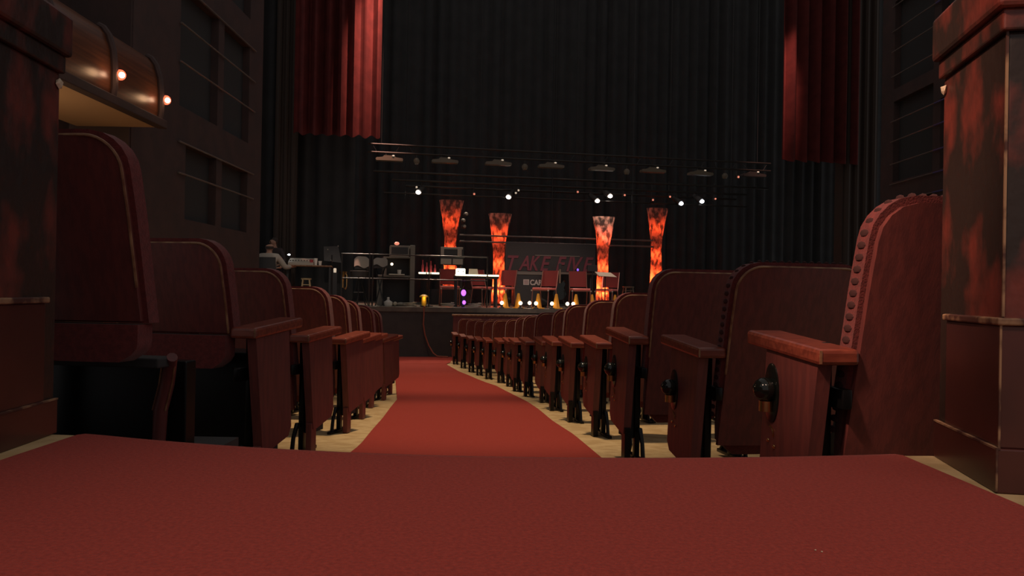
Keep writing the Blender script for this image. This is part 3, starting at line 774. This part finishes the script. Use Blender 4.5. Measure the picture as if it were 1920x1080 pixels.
for i, (x, v) in enumerate(((941, .12), (976, .12), (993, .55), (1005, .12), (1035, .12), (1064, .12), (1075, .10), (1138, .5))):
    o = pf if i == 0 else copy_tree(pf)
    u, _ = st(x, 566, v); o.location = sw(u, v); o.rotation_euler = (0, 0, A)
    tag(o, 'glowing round footlight bulb among the cones, %s from the left' % ORD[i], 'footlight', 'footlight bulbs along the stage edge')
def purple(x, y, v, r, lab, mt='lamp_purple', low=True):
    u, z = st(x, y, v); t = thing('purple_lamp', lab, 'stage lamp', sw(u, v), A, 'purple stage lamps')
    h = z - SZ
    MB().ball((0, -.02, h), r, 12, (.9, .5, 1.15)).build('lens', mt, t, True)
    MB().lathe([(r * .7, -.02), (r * 1.05, .05), (r * .8, .18)], 12, (0, 0, h), 'y').build('body', 'black_case', t, True)
    if low: MB().ball((.015, -.02, max(.05, h - .22)), r * .75, 12, (.85, .5, 1.0)).build('lens_reflection', mt, t, True)  # glowing ball stands in for the lens mirrored in the stage floor
    MB().box(-.03, .03, .0, .06, 0, h).build('stem', 'black_case', t)
purple(869, 549, .55, .065, 'purple lamp with its floor reflection beside leftmost red chair')
purple(1201, 556, .9, .060, 'purple lamp glowing at the right end of the stage edge', low=False)
purple(1083, 506, 1.6, .030, 'tiny purple light above the chair left of music stand', 'lamp_violet', False)

# ------------------------------------------------------------------ railing
zR = SZ
ul_, _ = st(640, 500, .35); ur_, _ = st(915, 500, .35)
t = thing('railing', 'thin black pipe railing along the left stage edge', 'railing', sw(ul_, .35), A)
for y in (479, 524):
    _, z = st(780, y, .35); MB().tube([(0, 0, z - SZ), (ur_ - ul_, 0, z - SZ)], .014, 8).build('rail', 'pipe', t)
for x in (641, 693, 699, 805, 914):
    u, _ = st(x, 500, .35); _, z = st(780, 478, .35); MB().tube([(u - ul_, 0, 0), (u - ul_, 0, z - SZ)], .015, 8).build('post', 'pipe', t)

# ------------------------------------------------------------------ instruments and equipment at stage left
def desk(x0, x1, ytop, v, d, label, mt='black_case', legs=True, name='equipment_table', th=.03, cat='table'):
    u0, zt = st(x0, ytop, v); u1, _ = st(x1, ytop, v); h = zt - SZ
    t = thing(name, label, cat, sw(u0, v), A)
    MB().box(0, u1 - u0, 0, d, h - th, h, .004).build('tabletop', mt, t)
    for xx in (.04, u1 - u0 - .04):
        for yy in (.04, d - .04): MB().box(xx - .02, xx + .02, yy - .02, yy + .02, 0, h - th).build('leg', 'black_case', t)
    return t, u0, u1, h
# mixing desk with two people
t, u0, u1, h = desk(536, 622, 496, .85, .7, 'long dark table carrying the mixing desk beside the seated man', 'trim_tan')
ua, _ = st(540, 490, .9); ub, _ = st(588, 490, .9)
t = thing('mixing_console', 'pale grey mixing console on the long table', 'mixing console', sw(ua, .9, SZ + h), A)
MB().prism([(0, 0), (.6, 0), (.6, .17), (.5, .17), (0, .05)], 0, ub - ua, 'x').build('body', 'grey_light', t)
for k in range(9):
    x = (ub - ua) * (k + .5) / 9; MB().box(x - .012, x + .012, .18, .21, .098, .118).build('fader', 'black_case', t)
u, z = st(543, 478, 1.4)
t = thing('desk_lamp', 'small bright white gooseneck lamp above the mixing console', 'lamp', sw(u, 1.3, SZ + h), A)
MB().lathe([(.05, 0), (.05, .02), (.02, .03)], 10).build('base', 'black_case', t)
MB().tube([(0, 0, .03), (.02, 0, (z - SZ - h) * .7), (0, -.05, z - SZ - h)], .008, 6).build('neck', 'black_case', t)
MB().ball((0, -.06, z - SZ - h), .026, 8, (1.3, 1, .7)).build('bulb', 'lamp_cool', t, True)
for i, (x, y, hh_, mt, lab) in enumerate([(584, 496, .13, 'red_plastic', 'dark red cup at right end of mixing console'), (592, 496, .16, 'white_plastic', 'tall white cup beside the mixing console'), (600, 496, .10, 'white_plastic', 'short white cup, rightmost on the mixing table')]):
    u, _ = st(x, y, .98); o = MB().lathe([(.030, 0), (.042, hh_), (.036, hh_), (.028, .012)], 12).build('cup', mt, None, True, loc=sw(u, .98, SZ + h), rotz=A); tag(o, lab, 'cup', 'cups on the mixing table')
def stool(x, v, h, mt, label, ww=.16):
    u, _ = st(x, 540, v); t = thing('bar_stool', label, 'stool', sw(u, v), A)
    MB().lathe([(ww * .95, h - .035), (ww, h - .02), (ww, h - .005), (ww * .9, h)], 18).build('seat', mt, t, True)
    for sx in (-1, 1):
        for sy in (-1, 1): MB().tube([(sx * ww * .6, sy * ww * .6, h - .03), (sx * ww * 1.05, sy * ww * 1.05, 0)], .017, 8).build('leg', mt, t, True)
    for z in (.30, .45):
        for sy in (-1, 1):
            q = ww * (.6 + .45 * (1 - z / h)); MB().tube([(-q, sy * q, z), (q, sy * q, z)], .011, 6).build('rung', mt, t)
stool(574, 1.2, .60, 'stool_wood', 'light wooden stool under the mixing table', .12)
stool(1178, 1.9, .56, 'stool_dark', 'dark wooden stool at the right of the stage', .15)
# people: one skinned body each, clothing as children
def skin_obj(name, verts, edges, radii, mt, parent=None, loc=None, rot=0.0, root=0):
    me = bpy.data.meshes.new(name); me.from_pydata([Vector(v) for v in verts], edges, []); me.update(); me.materials.append(MATS[mt])
    o = bpy.data.objects.new(name, me); COL.objects.link(o)
    md = o.modifiers.new('skin', 'SKIN'); md.use_smooth_shade = True
    for i, sv in enumerate(me.skin_vertices[0].data):
        r = radii[i]; sv.radius = (r, r) if not isinstance(r, tuple) else r; sv.use_root = (i == root)
    o.modifiers.new('subdivision', 'SUBSURF').levels = 2; o.modifiers['subdivision'].render_levels = 2
    if parent is not None: o.parent = parent
    if loc is not None: o.location = loc
    o.rotation_euler = (0, 0, rot)
    return o
def person(loc, rot, shirt, label, head_turn, bald, lean, stand=False):
    # seated, facing +y; pelvis at seat height .46
    V = {'pel': (0, 0, .52), 'bel': (0, .01, .66), 'che': (lean * .5, .04, .86), 'neck0': (lean * .9, .05, 1.02), 'neck': (lean, .07, 1.07),
         'skull': (lean * 1.1, .085, 1.16), 'crown': (lean * 1.15, .075, 1.235), 'chin': (lean * 1.1 + .05 * math.sin(head_turn), .085 + .06 * math.cos(head_turn), 1.105),
         'nose': (lean * 1.1 + .115 * math.sin(head_turn), .085 + .115 * math.cos(head_turn), 1.155)}
    if stand: V = {k: (p[0], p[1], p[2] + .42) for k, p in V.items()}
    up = .42 if stand else 0.0
    names = list(V); verts = [V[k] for k in names]
    radii = [(.15, .12), (.145, .11), (.165, .115), .075, .052, .082, .066, .045, .014]
    E_ = [(0, 1), (1, 2), (2, 3), (3, 4), (4, 5), (5, 6), (5, 7), (5, 8)]
    def addv(p, r, fr): verts.append(p); radii.append(r); E_.append((fr, len(verts) - 1)); return len(verts) - 1
    arms = []; legs = []
    for s in (-1, 1):
        sh = addv((lean * .8 + s * .19, .04, .95 + up), .062, 2); 
        if s > 0: el, wr = (lean + .33, .16, .72), (lean + .40, .42, .76)
        else: el, wr = (-.27, .10, .70), (-.16, .34, .66)
        if stand: el, wr = (s * .27, .0, .70 + up), (s * .25, .12, .50 + up)
        e = addv(el, .046, sh); w = addv(wr, .032, e); hd = addv((wr[0] + .01, wr[1] + .08, wr[2]), (.036, .020), w)
        dirv = Vector((0, 1, 0))
        for k, fx_ in enumerate((-.03, -.01, .01, .03)):
            a_ = addv((wr[0] + fx_, wr[1] + .13, wr[2] - .005), .009, hd); addv((wr[0] + fx_ * 1.1, wr[1] + .165 - abs(fx_) * .4, wr[2] - .02), .008, a_)
        a_ = addv((wr[0] - s * .045, wr[1] + .07, wr[2] - .01), .010, hd); addv((wr[0] - s * .05, wr[1] + .105, wr[2] - .02), .009, a_)
        arms.append((verts[sh], el, wr))
        L3 = ((s * .09, .0, .88), (s * .11, .02, .48), (s * .12, -.01, .10)) if stand else ((s * .09, .06, .50), (s * .13, .46, .50), (s * .13, .44, .10))
        hp = addv(L3[0], .088, 0); kn = addv(L3[1], .062, hp); an = addv(L3[2], .042, kn); ft = addv((s * .14, L3[2][1] + .16, .04), .036, an)
        legs.append(L3)
    for s in (-1, 1):
        a_ = head_turn; p = Vector((lean * 1.1 + s * .088 * math.cos(a_), .08 - s * .088 * math.sin(a_), 1.155 + up)); addv(tuple(p), (.012, .024), 5)
    b = skin_obj('person', verts, E_, radii, 'skin', None, loc, rot)
    tag(b, label, 'person', 'people at the mixing table')
    sv = [V['pel'], V['bel'], V['che'], V['neck0']]; sr = [(.168, .137), (.165, .13), (.185, .135), .088]; se = [(0, 1), (1, 2), (2, 3)]
    for s_, el, wr in arms:
        i = len(sv); sv += [s_, el, tuple(Vector(el).lerp(Vector(wr), .75))]; sr += [.082, .064, .048]; se += [(2, i), (i, i + 1), (i + 1, i + 2)]
    skin_obj('shirt', sv, se, sr, shirt, b)
    tv = [V['pel']]; tr = [.150]; te = []
    for hp, kn, an in legs:
        i = len(tv); tv += [hp, kn, an]; tr += [.105, .078, .060]; te += [(0, i), (i, i + 1), (i + 1, i + 2)]
    skin_obj('trousers', tv, te, tr, 'trousers', b)
    c = (lean * 1.12, .07 if not bald else .055, (1.19 if not bald else 1.15) + up)
    hm = MB()
    if bald:
        hm.lathe([(.085, -.03), (.093, .0), (.088, .03)], 16, c)
        hm.v = [(x, y, z) for x, y, z in hm.v]
    else:
        hm.ball((c[0] - .02 * math.sin(head_turn), c[1] - .02 * math.cos(head_turn), c[2] + .015), .095, 14, (1, 1, .95))
    hm.build('hair', 'hair', b, True)
    return b
u, _ = st(503, 500, .62)
person(sw(u, .62, SZ + .10), A - .25, 'shirt_grey', 'seated man in pale grey shirt seen from behind at left', -.5, True, .0)
u, _ = st(517, 460, 1.7)
pn = person(sw(u, 1.7), A + 2.6, 'shirt_dark', 'person in dark clothes standing beyond the man in grey', .5, False, .0, True)
pn.scale = (.92, .92, .90)
def office_chair(x, v, rot, label, back_w_=.24, z=SZ):
    u, _ = st(x, 500, v); t = thing('black_chair', label, 'chair', sw(u, v, z), rot); t.scale.z = 1.2
    MB().box(-.23, .23, -.20, .24, .40, .455, .02).build('seat', 'black_case', t, True)
    MB().shell(lambda z_: back_w_, .52, .86, lambda x_, z_: -.25 - (z_ - .5) * .08 + .04 * (x_ / .24) ** 2, .035, 6, 8).build('backrest', 'black_case', t, True)
    for sx in (-1, 1):
        MB().tube([(sx * .2, -.18, .42), (sx * .2, -.26, .60)], .013, 8).build('back_post', 'iron', t)
        for sy in (-1, 1): MB().tube([(sx * .2, sy * .18, .41), (sx * .22, sy * .21, 0)], .013, 8).build('leg', 'iron', t)
office_chair(503, .62, A - .25, 'black chair back behind the man in the grey shirt')
# tall dark music stand with glints
u, _ = st(622, 500, 1.75)
t = thing('music_stand', 'dark tilted music stand right of the mixing table', 'music stand', sw(u, 1.75), A)
_, z = st(622, 478, 1.75); h = z - SZ
MB().tube([(0, 0, 0), (0, 0, h)], .014, 8).build('pole', 'pipe_dark', t)
MB().lathe([(.20, 0), (.19, .015), (.03, .06)], 14).build('base', 'pipe_dark', t)
MB().add([(-.18, -.02, h - .14), (.22, -.02, h - .18), (.14, .12, h + .22), (-.20, .12, h + .20), (-.18, 0, h - .14), (.22, 0, h - .18), (.14, .14, h + .22), (-.20, .14, h + .20)],
         [(0, 1, 2, 3), (4, 7, 6, 5), (0, 4, 5, 1), (1, 5, 6, 2), (2, 6, 7, 3), (3, 7, 4, 0)]).build('desk', 'fixture_dark', t)
for dx, y in ((.14, 461), (-.02, 488), (-.10, 468)):
    _, zz = st(622, y, 1.7); MB().ball((dx, -.04, zz - SZ), .016, 6).build('clip', 'grey_light', t, True)  # pale balls stand in for glints on the dark stand
# brass horn on a stand and a candle-like lamp
u, z = st(643, 518, 1.0)
t = thing('brass_horn', 'shiny brass horn standing upright on a dark stand', 'horn', sw(u, 1.0), A)
h = z - SZ
MB().lathe([(.018, -.26), (.02, -.12), (.03, -.02), (.055, .05), (.095, .10), (.10, .105), (.09, .10)], 16, (0, 0, h)).build('bell', 'brass', t, True)
MB().tube([(.02, 0, h - .25), (.06, 0, h - .30), (.09, 0, h - .22), (.09, 0, h + .02), (.05, 0, h + .10)], .016, 8).build('tubing', 'brass', t, True)
MB().tube([(0, 0, 0), (0, 0, h - .24)], .014, 8).build('stand_pole', 'pipe_dark', t)
for k in range(3): MB().tube([(0, 0, .2), (.18 * math.cos(2.1 * k), .18 * math.sin(2.1 * k), .01)], .010, 6).build('stand_leg', 'pipe_dark', t)
u, z = st(628, 507, 1.0)
t = thing('candle_lamp', 'small white glowing cylinder lamp left of the brass horn', 'lamp', sw(u, 1.0), A)
MB().lathe([(.03, 0), (.034, .08), (.025, .10)], 10, (0, 0, z - SZ - .05)).build('glass', 'lamp_dim', t, True)
MB().box(-.05, .05, -.05, .05, 0, z - SZ - .05).build('pedestal', 'black_case', t)
# covered keyboards on stands
def box_px(name, label, cat, x0, x1, y0, y1, v, d, mt, bev=.01, group=None, floor=True):
    u0, z0 = st(x0, y1, v); u1, z1 = st(x1, y0, v)
    t = thing(name, label, cat, sw(u0, v), A, group)
    zz0 = z0 - SZ
    MB().box(0, u1 - u0, 0, d, zz0, z1 - SZ, bev).build('body', mt, t)
    if floor and zz0 > .03:
        for xx in (.05, u1 - u0 - .05):
            for yy in (.05, d - .05): MB().box(xx - .018, xx + .018, yy - .018, yy + .018, 0, zz0).build('leg', 'black_case', t)
    return t, u1 - u0, zz0, z1 - SZ
def draped(x0, x1, y0, y1, v, label):
    u0, z0 = st(x0, y1, v); u1, z1 = st(x1, y0, v); t = thing('covered_keyboard', label, 'keyboard', sw(u0, v), A, 'covered keyboards')
    w = u1 - u0; a, b = z0 - SZ, z1 - SZ; m = MB(); n = 14
    for i in range(n + 1):
        s = i / n; x = w * s; hump = b - (b - a) * .3 * (2 * s - 1) ** 2 + .012 * math.sin(9 * s)
        m.v += [(x, -.02 + .015 * math.sin(11 * s), a + .03 * math.sin(7 * s)), (x, .06, hump), (x, .34, hump - .02), (x, .42, a)]
    m.f = [(4 * i + k, 4 * i + 4 + k, 4 * i + 5 + k, 4 * i + 1 + k) for i in range(n) for k in range(3)] + [(0, 1, 2, 3), (4 * n, 4 * n + 1, 4 * n + 2, 4 * n + 3)]
    m.build('dust_cover', 'cloth_grey', t, True)
    MB().box(.01, w - .01, .02, .38, a - .05, a + .01).build('body', 'black_case', t)
    for sx in (.06, w - .06): MB().tube([(sx, .05, 0), (w - sx, .35, a - .05)], .016, 6).build('stand_leg', 'pipe_dark', t)
draped(664, 692, 480, 500, 1.4, 'keyboard under a grey dust cover, left of railing posts')
draped(700, 727, 483, 498, .68, 'keyboard under a pale cloth just right of railing posts')
u, z = st(668, 508, 1.05)
t = thing('drum', 'shallow drum with pale head and metal hoop', 'drum', sw(u + .07, 1.05), A)
h = z - SZ
MB().lathe([(.19, h - .13), (.20, h - .02), (.20, h)], 22).build('shell', 'fixture_dark', t, True)
MB().lathe([(.15, h), (.15, h + .012)], 20).build('drum_head', 'paper', t, True)
MB().lathe([(.205, h - .02), (.212, h - .005), (.205, h + .008)], 22).build('hoop', 'rail_grey', t, True)
for k in range(3): MB().tube([(0, 0, h - .1), (.22 * math.cos(2.1 * k + .4), .22 * math.sin(2.1 * k + .4), .01)], .012, 6).build('leg', 'pipe', t)
MB().tube([(-.12, -.1, .30), (.10, -.1, .30)], .008, 6).build('brace', 'rail_grey', t)
# keyboard tower / amplifier rack
t, w, a, b = box_px('amplifier', 'grey framed amplifier head with small orange lamp on top', 'amplifier', 731, 768, 461, 481, 1.25, .4, 'grey_case', floor=False)
h1 = a
MB().box(.035, w - .035, -.006, .0, a + .06, b - .04).build('grille', 'black_case', t)
MB().box(.02, w - .02, -.010, -.004, a + .01, a + .045).build('control_strip', 'grey_light', t)
MB().ball((w * .35, .05, b + .05), .055, 10, (1.1, 1, .75)).build('orange_lamp', 'lamp_dot', t, True)
u0, _ = st(708, 500, 1.15); u1, z1 = st(779, 461, 1.15)
t = thing('rack_cabinet', 'tall dark grey open rack cabinet holding the amplifier and keyboard', 'cabinet', sw(u0, 1.15), A)
w = u1 - u0; hs = st(740, 516, 1.15)[1] - SZ
MB().box(w * .87, w, .10, .60, 0, h1 + .28, .01).build('side_panel', 'grey_case', t)
MB().box(w * .16, w * .87, .08, .60, h1 - .03, h1).build('shelf', 'grey_case', t)
MB().box(0, w * .14, .05, .60, 0, hs, .01).build('side_panel', 'grey_case', t)
MB().box(0, w * .87, .0, .60, hs - .05, hs, .01).build('shelf', 'grey_case', t)
MB().box(w * .14, w * .87, .52, .60, 0, h1).build('back_panel', 'black_case', t)
MB().box(w * .16, w * .24, .08, .5, hs, h1 - .03).build('support', 'grey_case', t)
MB().box(w * .30, w * .72, -.05, .05, hs + .005, hs + .03, .005).build('key_bed', 'ivory', t)
u, _ = st(749, 505, 1.2)
o = MB().lathe([(.036, 0), (.048, .13), (.042, .13), (.034, .012)], 14).build('cup', 'white_plastic', None, True, loc=sw(u, 1.27, SZ + hs), rotz=A); tag(o, 'white paper cup on the rack cabinet shelf', 'cup')
u, z = st(735, 495, 1.25)
t = thing('clip_lamp', 'small warm clip lamp beside the white cup in the rack', 'lamp', sw(u, 1.36, SZ + hs), A)
MB().tube([(0, 0, 0), (0, 0, z - SZ - hs)], .010, 6).build('stem', 'black_case', t); MB().ball((0, -.02, z - SZ - hs), .032, 10, (1, .7, 1)).build('bulb', 'lamp_foot', t, True)
for i, (x, sc, lab) in enumerate([(728, 1.0, 'white squat bottle on the stage floor before the rack'), (741, .55, 'small pale ball on the stage floor before the rack'), (752, .7, 'pale crumpled cloth on the stage floor before the rack')]):
    u, _ = st(x, 560, .95)
    if i == 0: m = MB().lathe([(.09, 0), (.105, .03), (.10, .09), (.05, .12), (.03, .14), (.03, .19), (.02, .2)], 14)
    elif i == 1: m = MB().ball((0, 0, .05), .05, 10)
    else: m = MB().ball((0, 0, .045), .06, 9, (1.8, 1, .75))
    o = m.build(('bottle', 'ball', 'cloth')[i], ('white_plastic', 'paper', 'cloth_grey')[i], None, True, loc=sw(u, .95), rotz=A); tag(o, lab, ('bottle', 'ball', 'cloth')[i])
# red percussion stand with lit shelf
u, z = st(804, 513, .9)
t = thing('lit_keyboard', 'short brightly lit keyboard on a slim stand left of the amplifier', 'keyboard', sw(u, .9), A)
h = z - SZ; wk = .235
MB().box(-wk, wk, -.06, .10, h - .035, h + .015, .008).build('body', 'black_case', t)
for k in range(3):
    a_, b_ = [(-.235, -.07), (-.045, .03), (.055, .235)][k]
    MB().box(a_, b_, -.085, .02, h - .01, h + .028, .006).build('key_block', 'glow_keys', t)  # blocks glow in place of light falling on the keys
MB().tube([(-.04, 0, 0), (-.04, 0, h - .03)], .016, 8).build('pole', 'pipe', t)
MB().lathe([(.16, 0), (.15, .02), (.03, .05)], 14, (-.04, 0, 0)).build('base', 'pipe', t)
for i, (x, y) in enumerate(((796, 488), (806, 489), (806, 500), (797, 500))):
    u2, z2 = st(x, y, .95)
    t = thing('red_bottle', 'dark red bottle on the lit keyboard, %s from the left' % ('leftmost', 'second', 'third', 'fourth')[i], 'bottle', sw(u - .14 + .095 * i, .95, SZ + h + .015), A, 'red bottles on the lit keyboard')
    hb = (.28, .22, .26, .18)[i]
    MB().lathe([(.026, 0), (.028, .02), (.028, hb * .6), (.012, hb * .75), (.012, hb)], 10).build('bottle_body', 'red_plastic', t, True)
    MB().lathe([(.014, hb), (.014, hb + .02)], 8).build('cap', 'red_plastic', t)
u, z = st(795, 556, .28)
t = thing('yellow_lantern', 'yellow glowing lantern at the stage edge under the lit keyboard', 'lantern', sw(u, .28), A)
MB().lathe([(.055, .03), (.06, .10), (.055, .22)], 12).build('glass', 'yellow', t, True)
MB().lathe([(.10, .22), (.09, .25), (.03, .28)], 12).build('lid', 'yellow', t, True); MB().lathe([(.07, 0), (.07, .03)], 12).build('base', 'black_case', t)
point('lantern_light', (0, -.12, .20), .5, (1.0, .62, .15), .03, t)
# grey amplifier with four panels
t, w, a, b = box_px('amplifier', 'pale grey four-panel amplifier below the leftmost glowing column', 'amplifier', 826, 870, 464, 496, 2.2, .4, 'black_case')
for (x0, x1, z0, z1) in ((0, .14, .46, .92), (.72, .90, .46, .92), (.0, .95, .88, 1.0), (.0, .46, .02, .34), (.52, .95, .02, .34)):
    MB().box(w * x0, w * x1, -.02, .0, a + (b - a) * z0, a + (b - a) * z1, .006).build('front_panel', 'grey_light', t)
# white lit keyboard with a white box and a grey laptop
t, u0, u1, h = desk(853, 935, 519, .75, .35, 'dark keyboard stand left of the middle column', 'black_case', name='keyboard_stand', cat='stand')
t = thing('stage_piano', 'long keyboard with bright white keys before the left column', 'keyboard', sw(u0, .72, SZ + h), A)
wk = u1 - u0
MB().box(0, wk, 0, .32, 0, .03, .006).build('body', 'black_case', t)
xk = 0.0
for k in range(28):
    x0 = wk * k / 28; gap = .004 if k % 7 else .02
    MB().box(x0 + gap, wk * (k + 1) / 28 - .002, -.02, .14, .025, .062).build('white_key', 'glow_keys', t)  # keys glow to imitate bright light on them
ua, _ = st(856, 505, .85); ub, zz = st(873, 500, .85)
t = thing('white_box', 'bright white box with dark knobs on the long keyboard', 'effects box', sw(ua, .87, SZ + h + .03), A)
MB().box(0, ub - ua, .0, .16, 0, .17, .02).build('body', 'glow_keys', t, True)  # box body glows too, though it is no lamp
for x in (.2, .75): MB().ball(((ub - ua) * x, -.005, .10), .014, 8, (1, .5, 1)).build('knob', 'black_case', t, True)
ua, _ = st(880, 505, .85); ub, _ = st(899, 500, .85)
t = thing('laptop', 'grey laptop lid on the long keyboard right of white box', 'laptop', sw(ua, .88, SZ + h + .03), A)
MB().add([(0, .10, 0), (ub - ua, .10, 0), (ub - ua - .02, .16, .17), (.02, .16, .17), (0, .115, 0), (ub - ua, .115, 0), (ub - ua - .02, .175, .17), (.02, .175, .17)],
         [(0, 1, 2, 3), (4, 7, 6, 5), (0, 4, 5, 1), (1, 5, 6, 2), (2, 6, 7, 3), (3, 7, 4, 0)]).build('lid', 'grey_light', t)
MB().box(0, ub - ua, -.0, .11, 0, .012).build('keyboard_deck', 'grey_case', t)
# music stand with pale sheets at right
u, z = st(1135, 516, .75)
t = thing('music_stand', 'music stand with pale paper sheets before the right middle column', 'music stand', sw(u, .75), A)
h = z - SZ
MB().tube([(0, 0, 0), (0, 0, h)], .013, 8).build('pole', 'pipe_dark', t)
for k in range(3): MB().tube([(0, 0, .18), (.2 * math.cos(2.1 * k), .2 * math.sin(2.1 * k), .01)], .010, 6).build('leg', 'pipe_dark', t)
MB().add([(-.19, -.12, h - .02), (.25, -.12, h - .04), (.17, .14, h + .07), (-.22, .14, h + .08), (-.19, -.10, h - .03), (.25, -.10, h - .05), (.17, .16, h + .06), (-.22, .16, h + .07)],
         [(0, 1, 2, 3), (4, 7, 6, 5), (0, 4, 5, 1), (1, 5, 6, 2), (2, 6, 7, 3), (3, 7, 4, 0)]).build('sheet', 'paper', t)
# dark monitor box and dark chair with guitar before the sign
u, _ = st(1049, 540, 1.2)
t = thing('guitar', 'dark electric guitar upright on a stand before the sign', 'guitar', sw(u, 1.2), A)
poly = [(-.05, .20), (.05, .20), (.13, .25), (.17, .34), (.13, .44), (.10, .48), (.14, .58), (.10, .66), (.04, .60), (-.04, .60), (-.10, .66), (-.14, .58), (-.10, .48), (-.13, .44), (-.17, .34), (-.13, .25)]
MB().prism(poly, -.02, .02).build('body', 'black_gloss', t)
MB().box(-.022, .022, -.03, -.01, .60, .94, .003).build('neck', 'stool_dark', t); MB().box(-.035, .035, -.03, -.01, .94, 1.08, .004).build('headstock', 'black_case', t)
for sx in (-1, 1): MB().tube([(0, .08, .5), (sx * .16, -.05, 0)], .012, 6).build('stand_leg', 'pipe_dark', t)
MB().ball((-.10, -.025, .44), .018, 8, (1.4, .6, .8)).build('knob', 'grey_light', t, True)
u, _ = st(1112, 500, 1.7)
t = thing('monitor_screen', 'small black monitor on a pole left of the music stand', 'monitor', sw(u, 1.7), A)
_, za = st(1112, 509, 1.7); _, zb2 = st(1112, 497, 1.7)
MB().box(-.14, .12, 0, .04, za - SZ, zb2 - SZ, .006).build('screen', 'black_case', t); MB().tube([(0, .03, 0), (0, .03, za - SZ)], .015, 8).build('pole', 'pipe_dark', t)
MB().box(-.14, .14, -.1, .14, 0, .02).build('base', 'black_case', t)
u, _ = st(1148, 558, .85)
o = MB().box(-.05, .05, -.05, .05, 0, .16, .006).build('paper_bag', 'paper', None, loc=sw(u, .85), rotz=A); tag(o, 'small pale paper bag beside the rightmost cone', 'bag')
# clutter under the left chair
for i, (x, lab) in enumerate(((768, 'coil of pale cable at the stage edge near yellow lantern'), (839, 'curled pale cable under the leftmost red chair'), (890, 'pale cable lying by the railing end'))):
    u, _ = st(x, 572, .5); rnd = random.Random(i)
    pts = [(.13 * math.cos(k * .9) * (1 + .3 * rnd.random()), .13 * math.sin(k * .9), .012 + .006 * k) for k in range(16)]
    o = MB().tube(pts, .011, 6).build('cable_coil', 'grey_light', None, True, loc=sw(u, .5), rotz=A); tag(o, lab, 'cable', 'loose cables on stage')
# orange cord from the stage down to the carpet
pts = []
for x, y in ((795, 574), (795, 590), (794, 608), (797, 628), (804, 648), (812, 662), (820, 669)):
    u, z = st(x, y, -.05); pts.append(Vector(sw(u, -.03 if y < 660 else -.10, max(z, fz(17.5) + .03))))
pts.append(Vector(sw(st(840, 670, -.2)[0], -.2, fz(17.5) + .025))); u, z = st(795, 574, .2); pts.insert(0, Vector(sw(u, .25, SZ + .015)))
pts.insert(1, Vector(sw(u, -.02, SZ + .012)))
o = MB().tube(pts, .016, 8).build('power_cord', 'cord', None, True); tag(o, 'red-brown power cord hanging from the stage to the carpet', 'cord')

# ------------------------------------------------------------------ stage work lamps (real fixtures' light)
spot('stage_wash', sw(-1.2, 3.6, 4.4), sw(-.6, .9, SZ), 420, (1.0, .74, .54), 60, .8, .08)
spot('stage_wash', sw(2.2, 3.6, 4.4), sw(1.6, .9, SZ), 420, (1.0, .66, .52), 60, .8, .08)
spot('stage_wash', sw(-3.4, 3.6, 4.4), sw(-3.6, .9, SZ), 420, (1.0, .80, .60), 60, .8, .08)
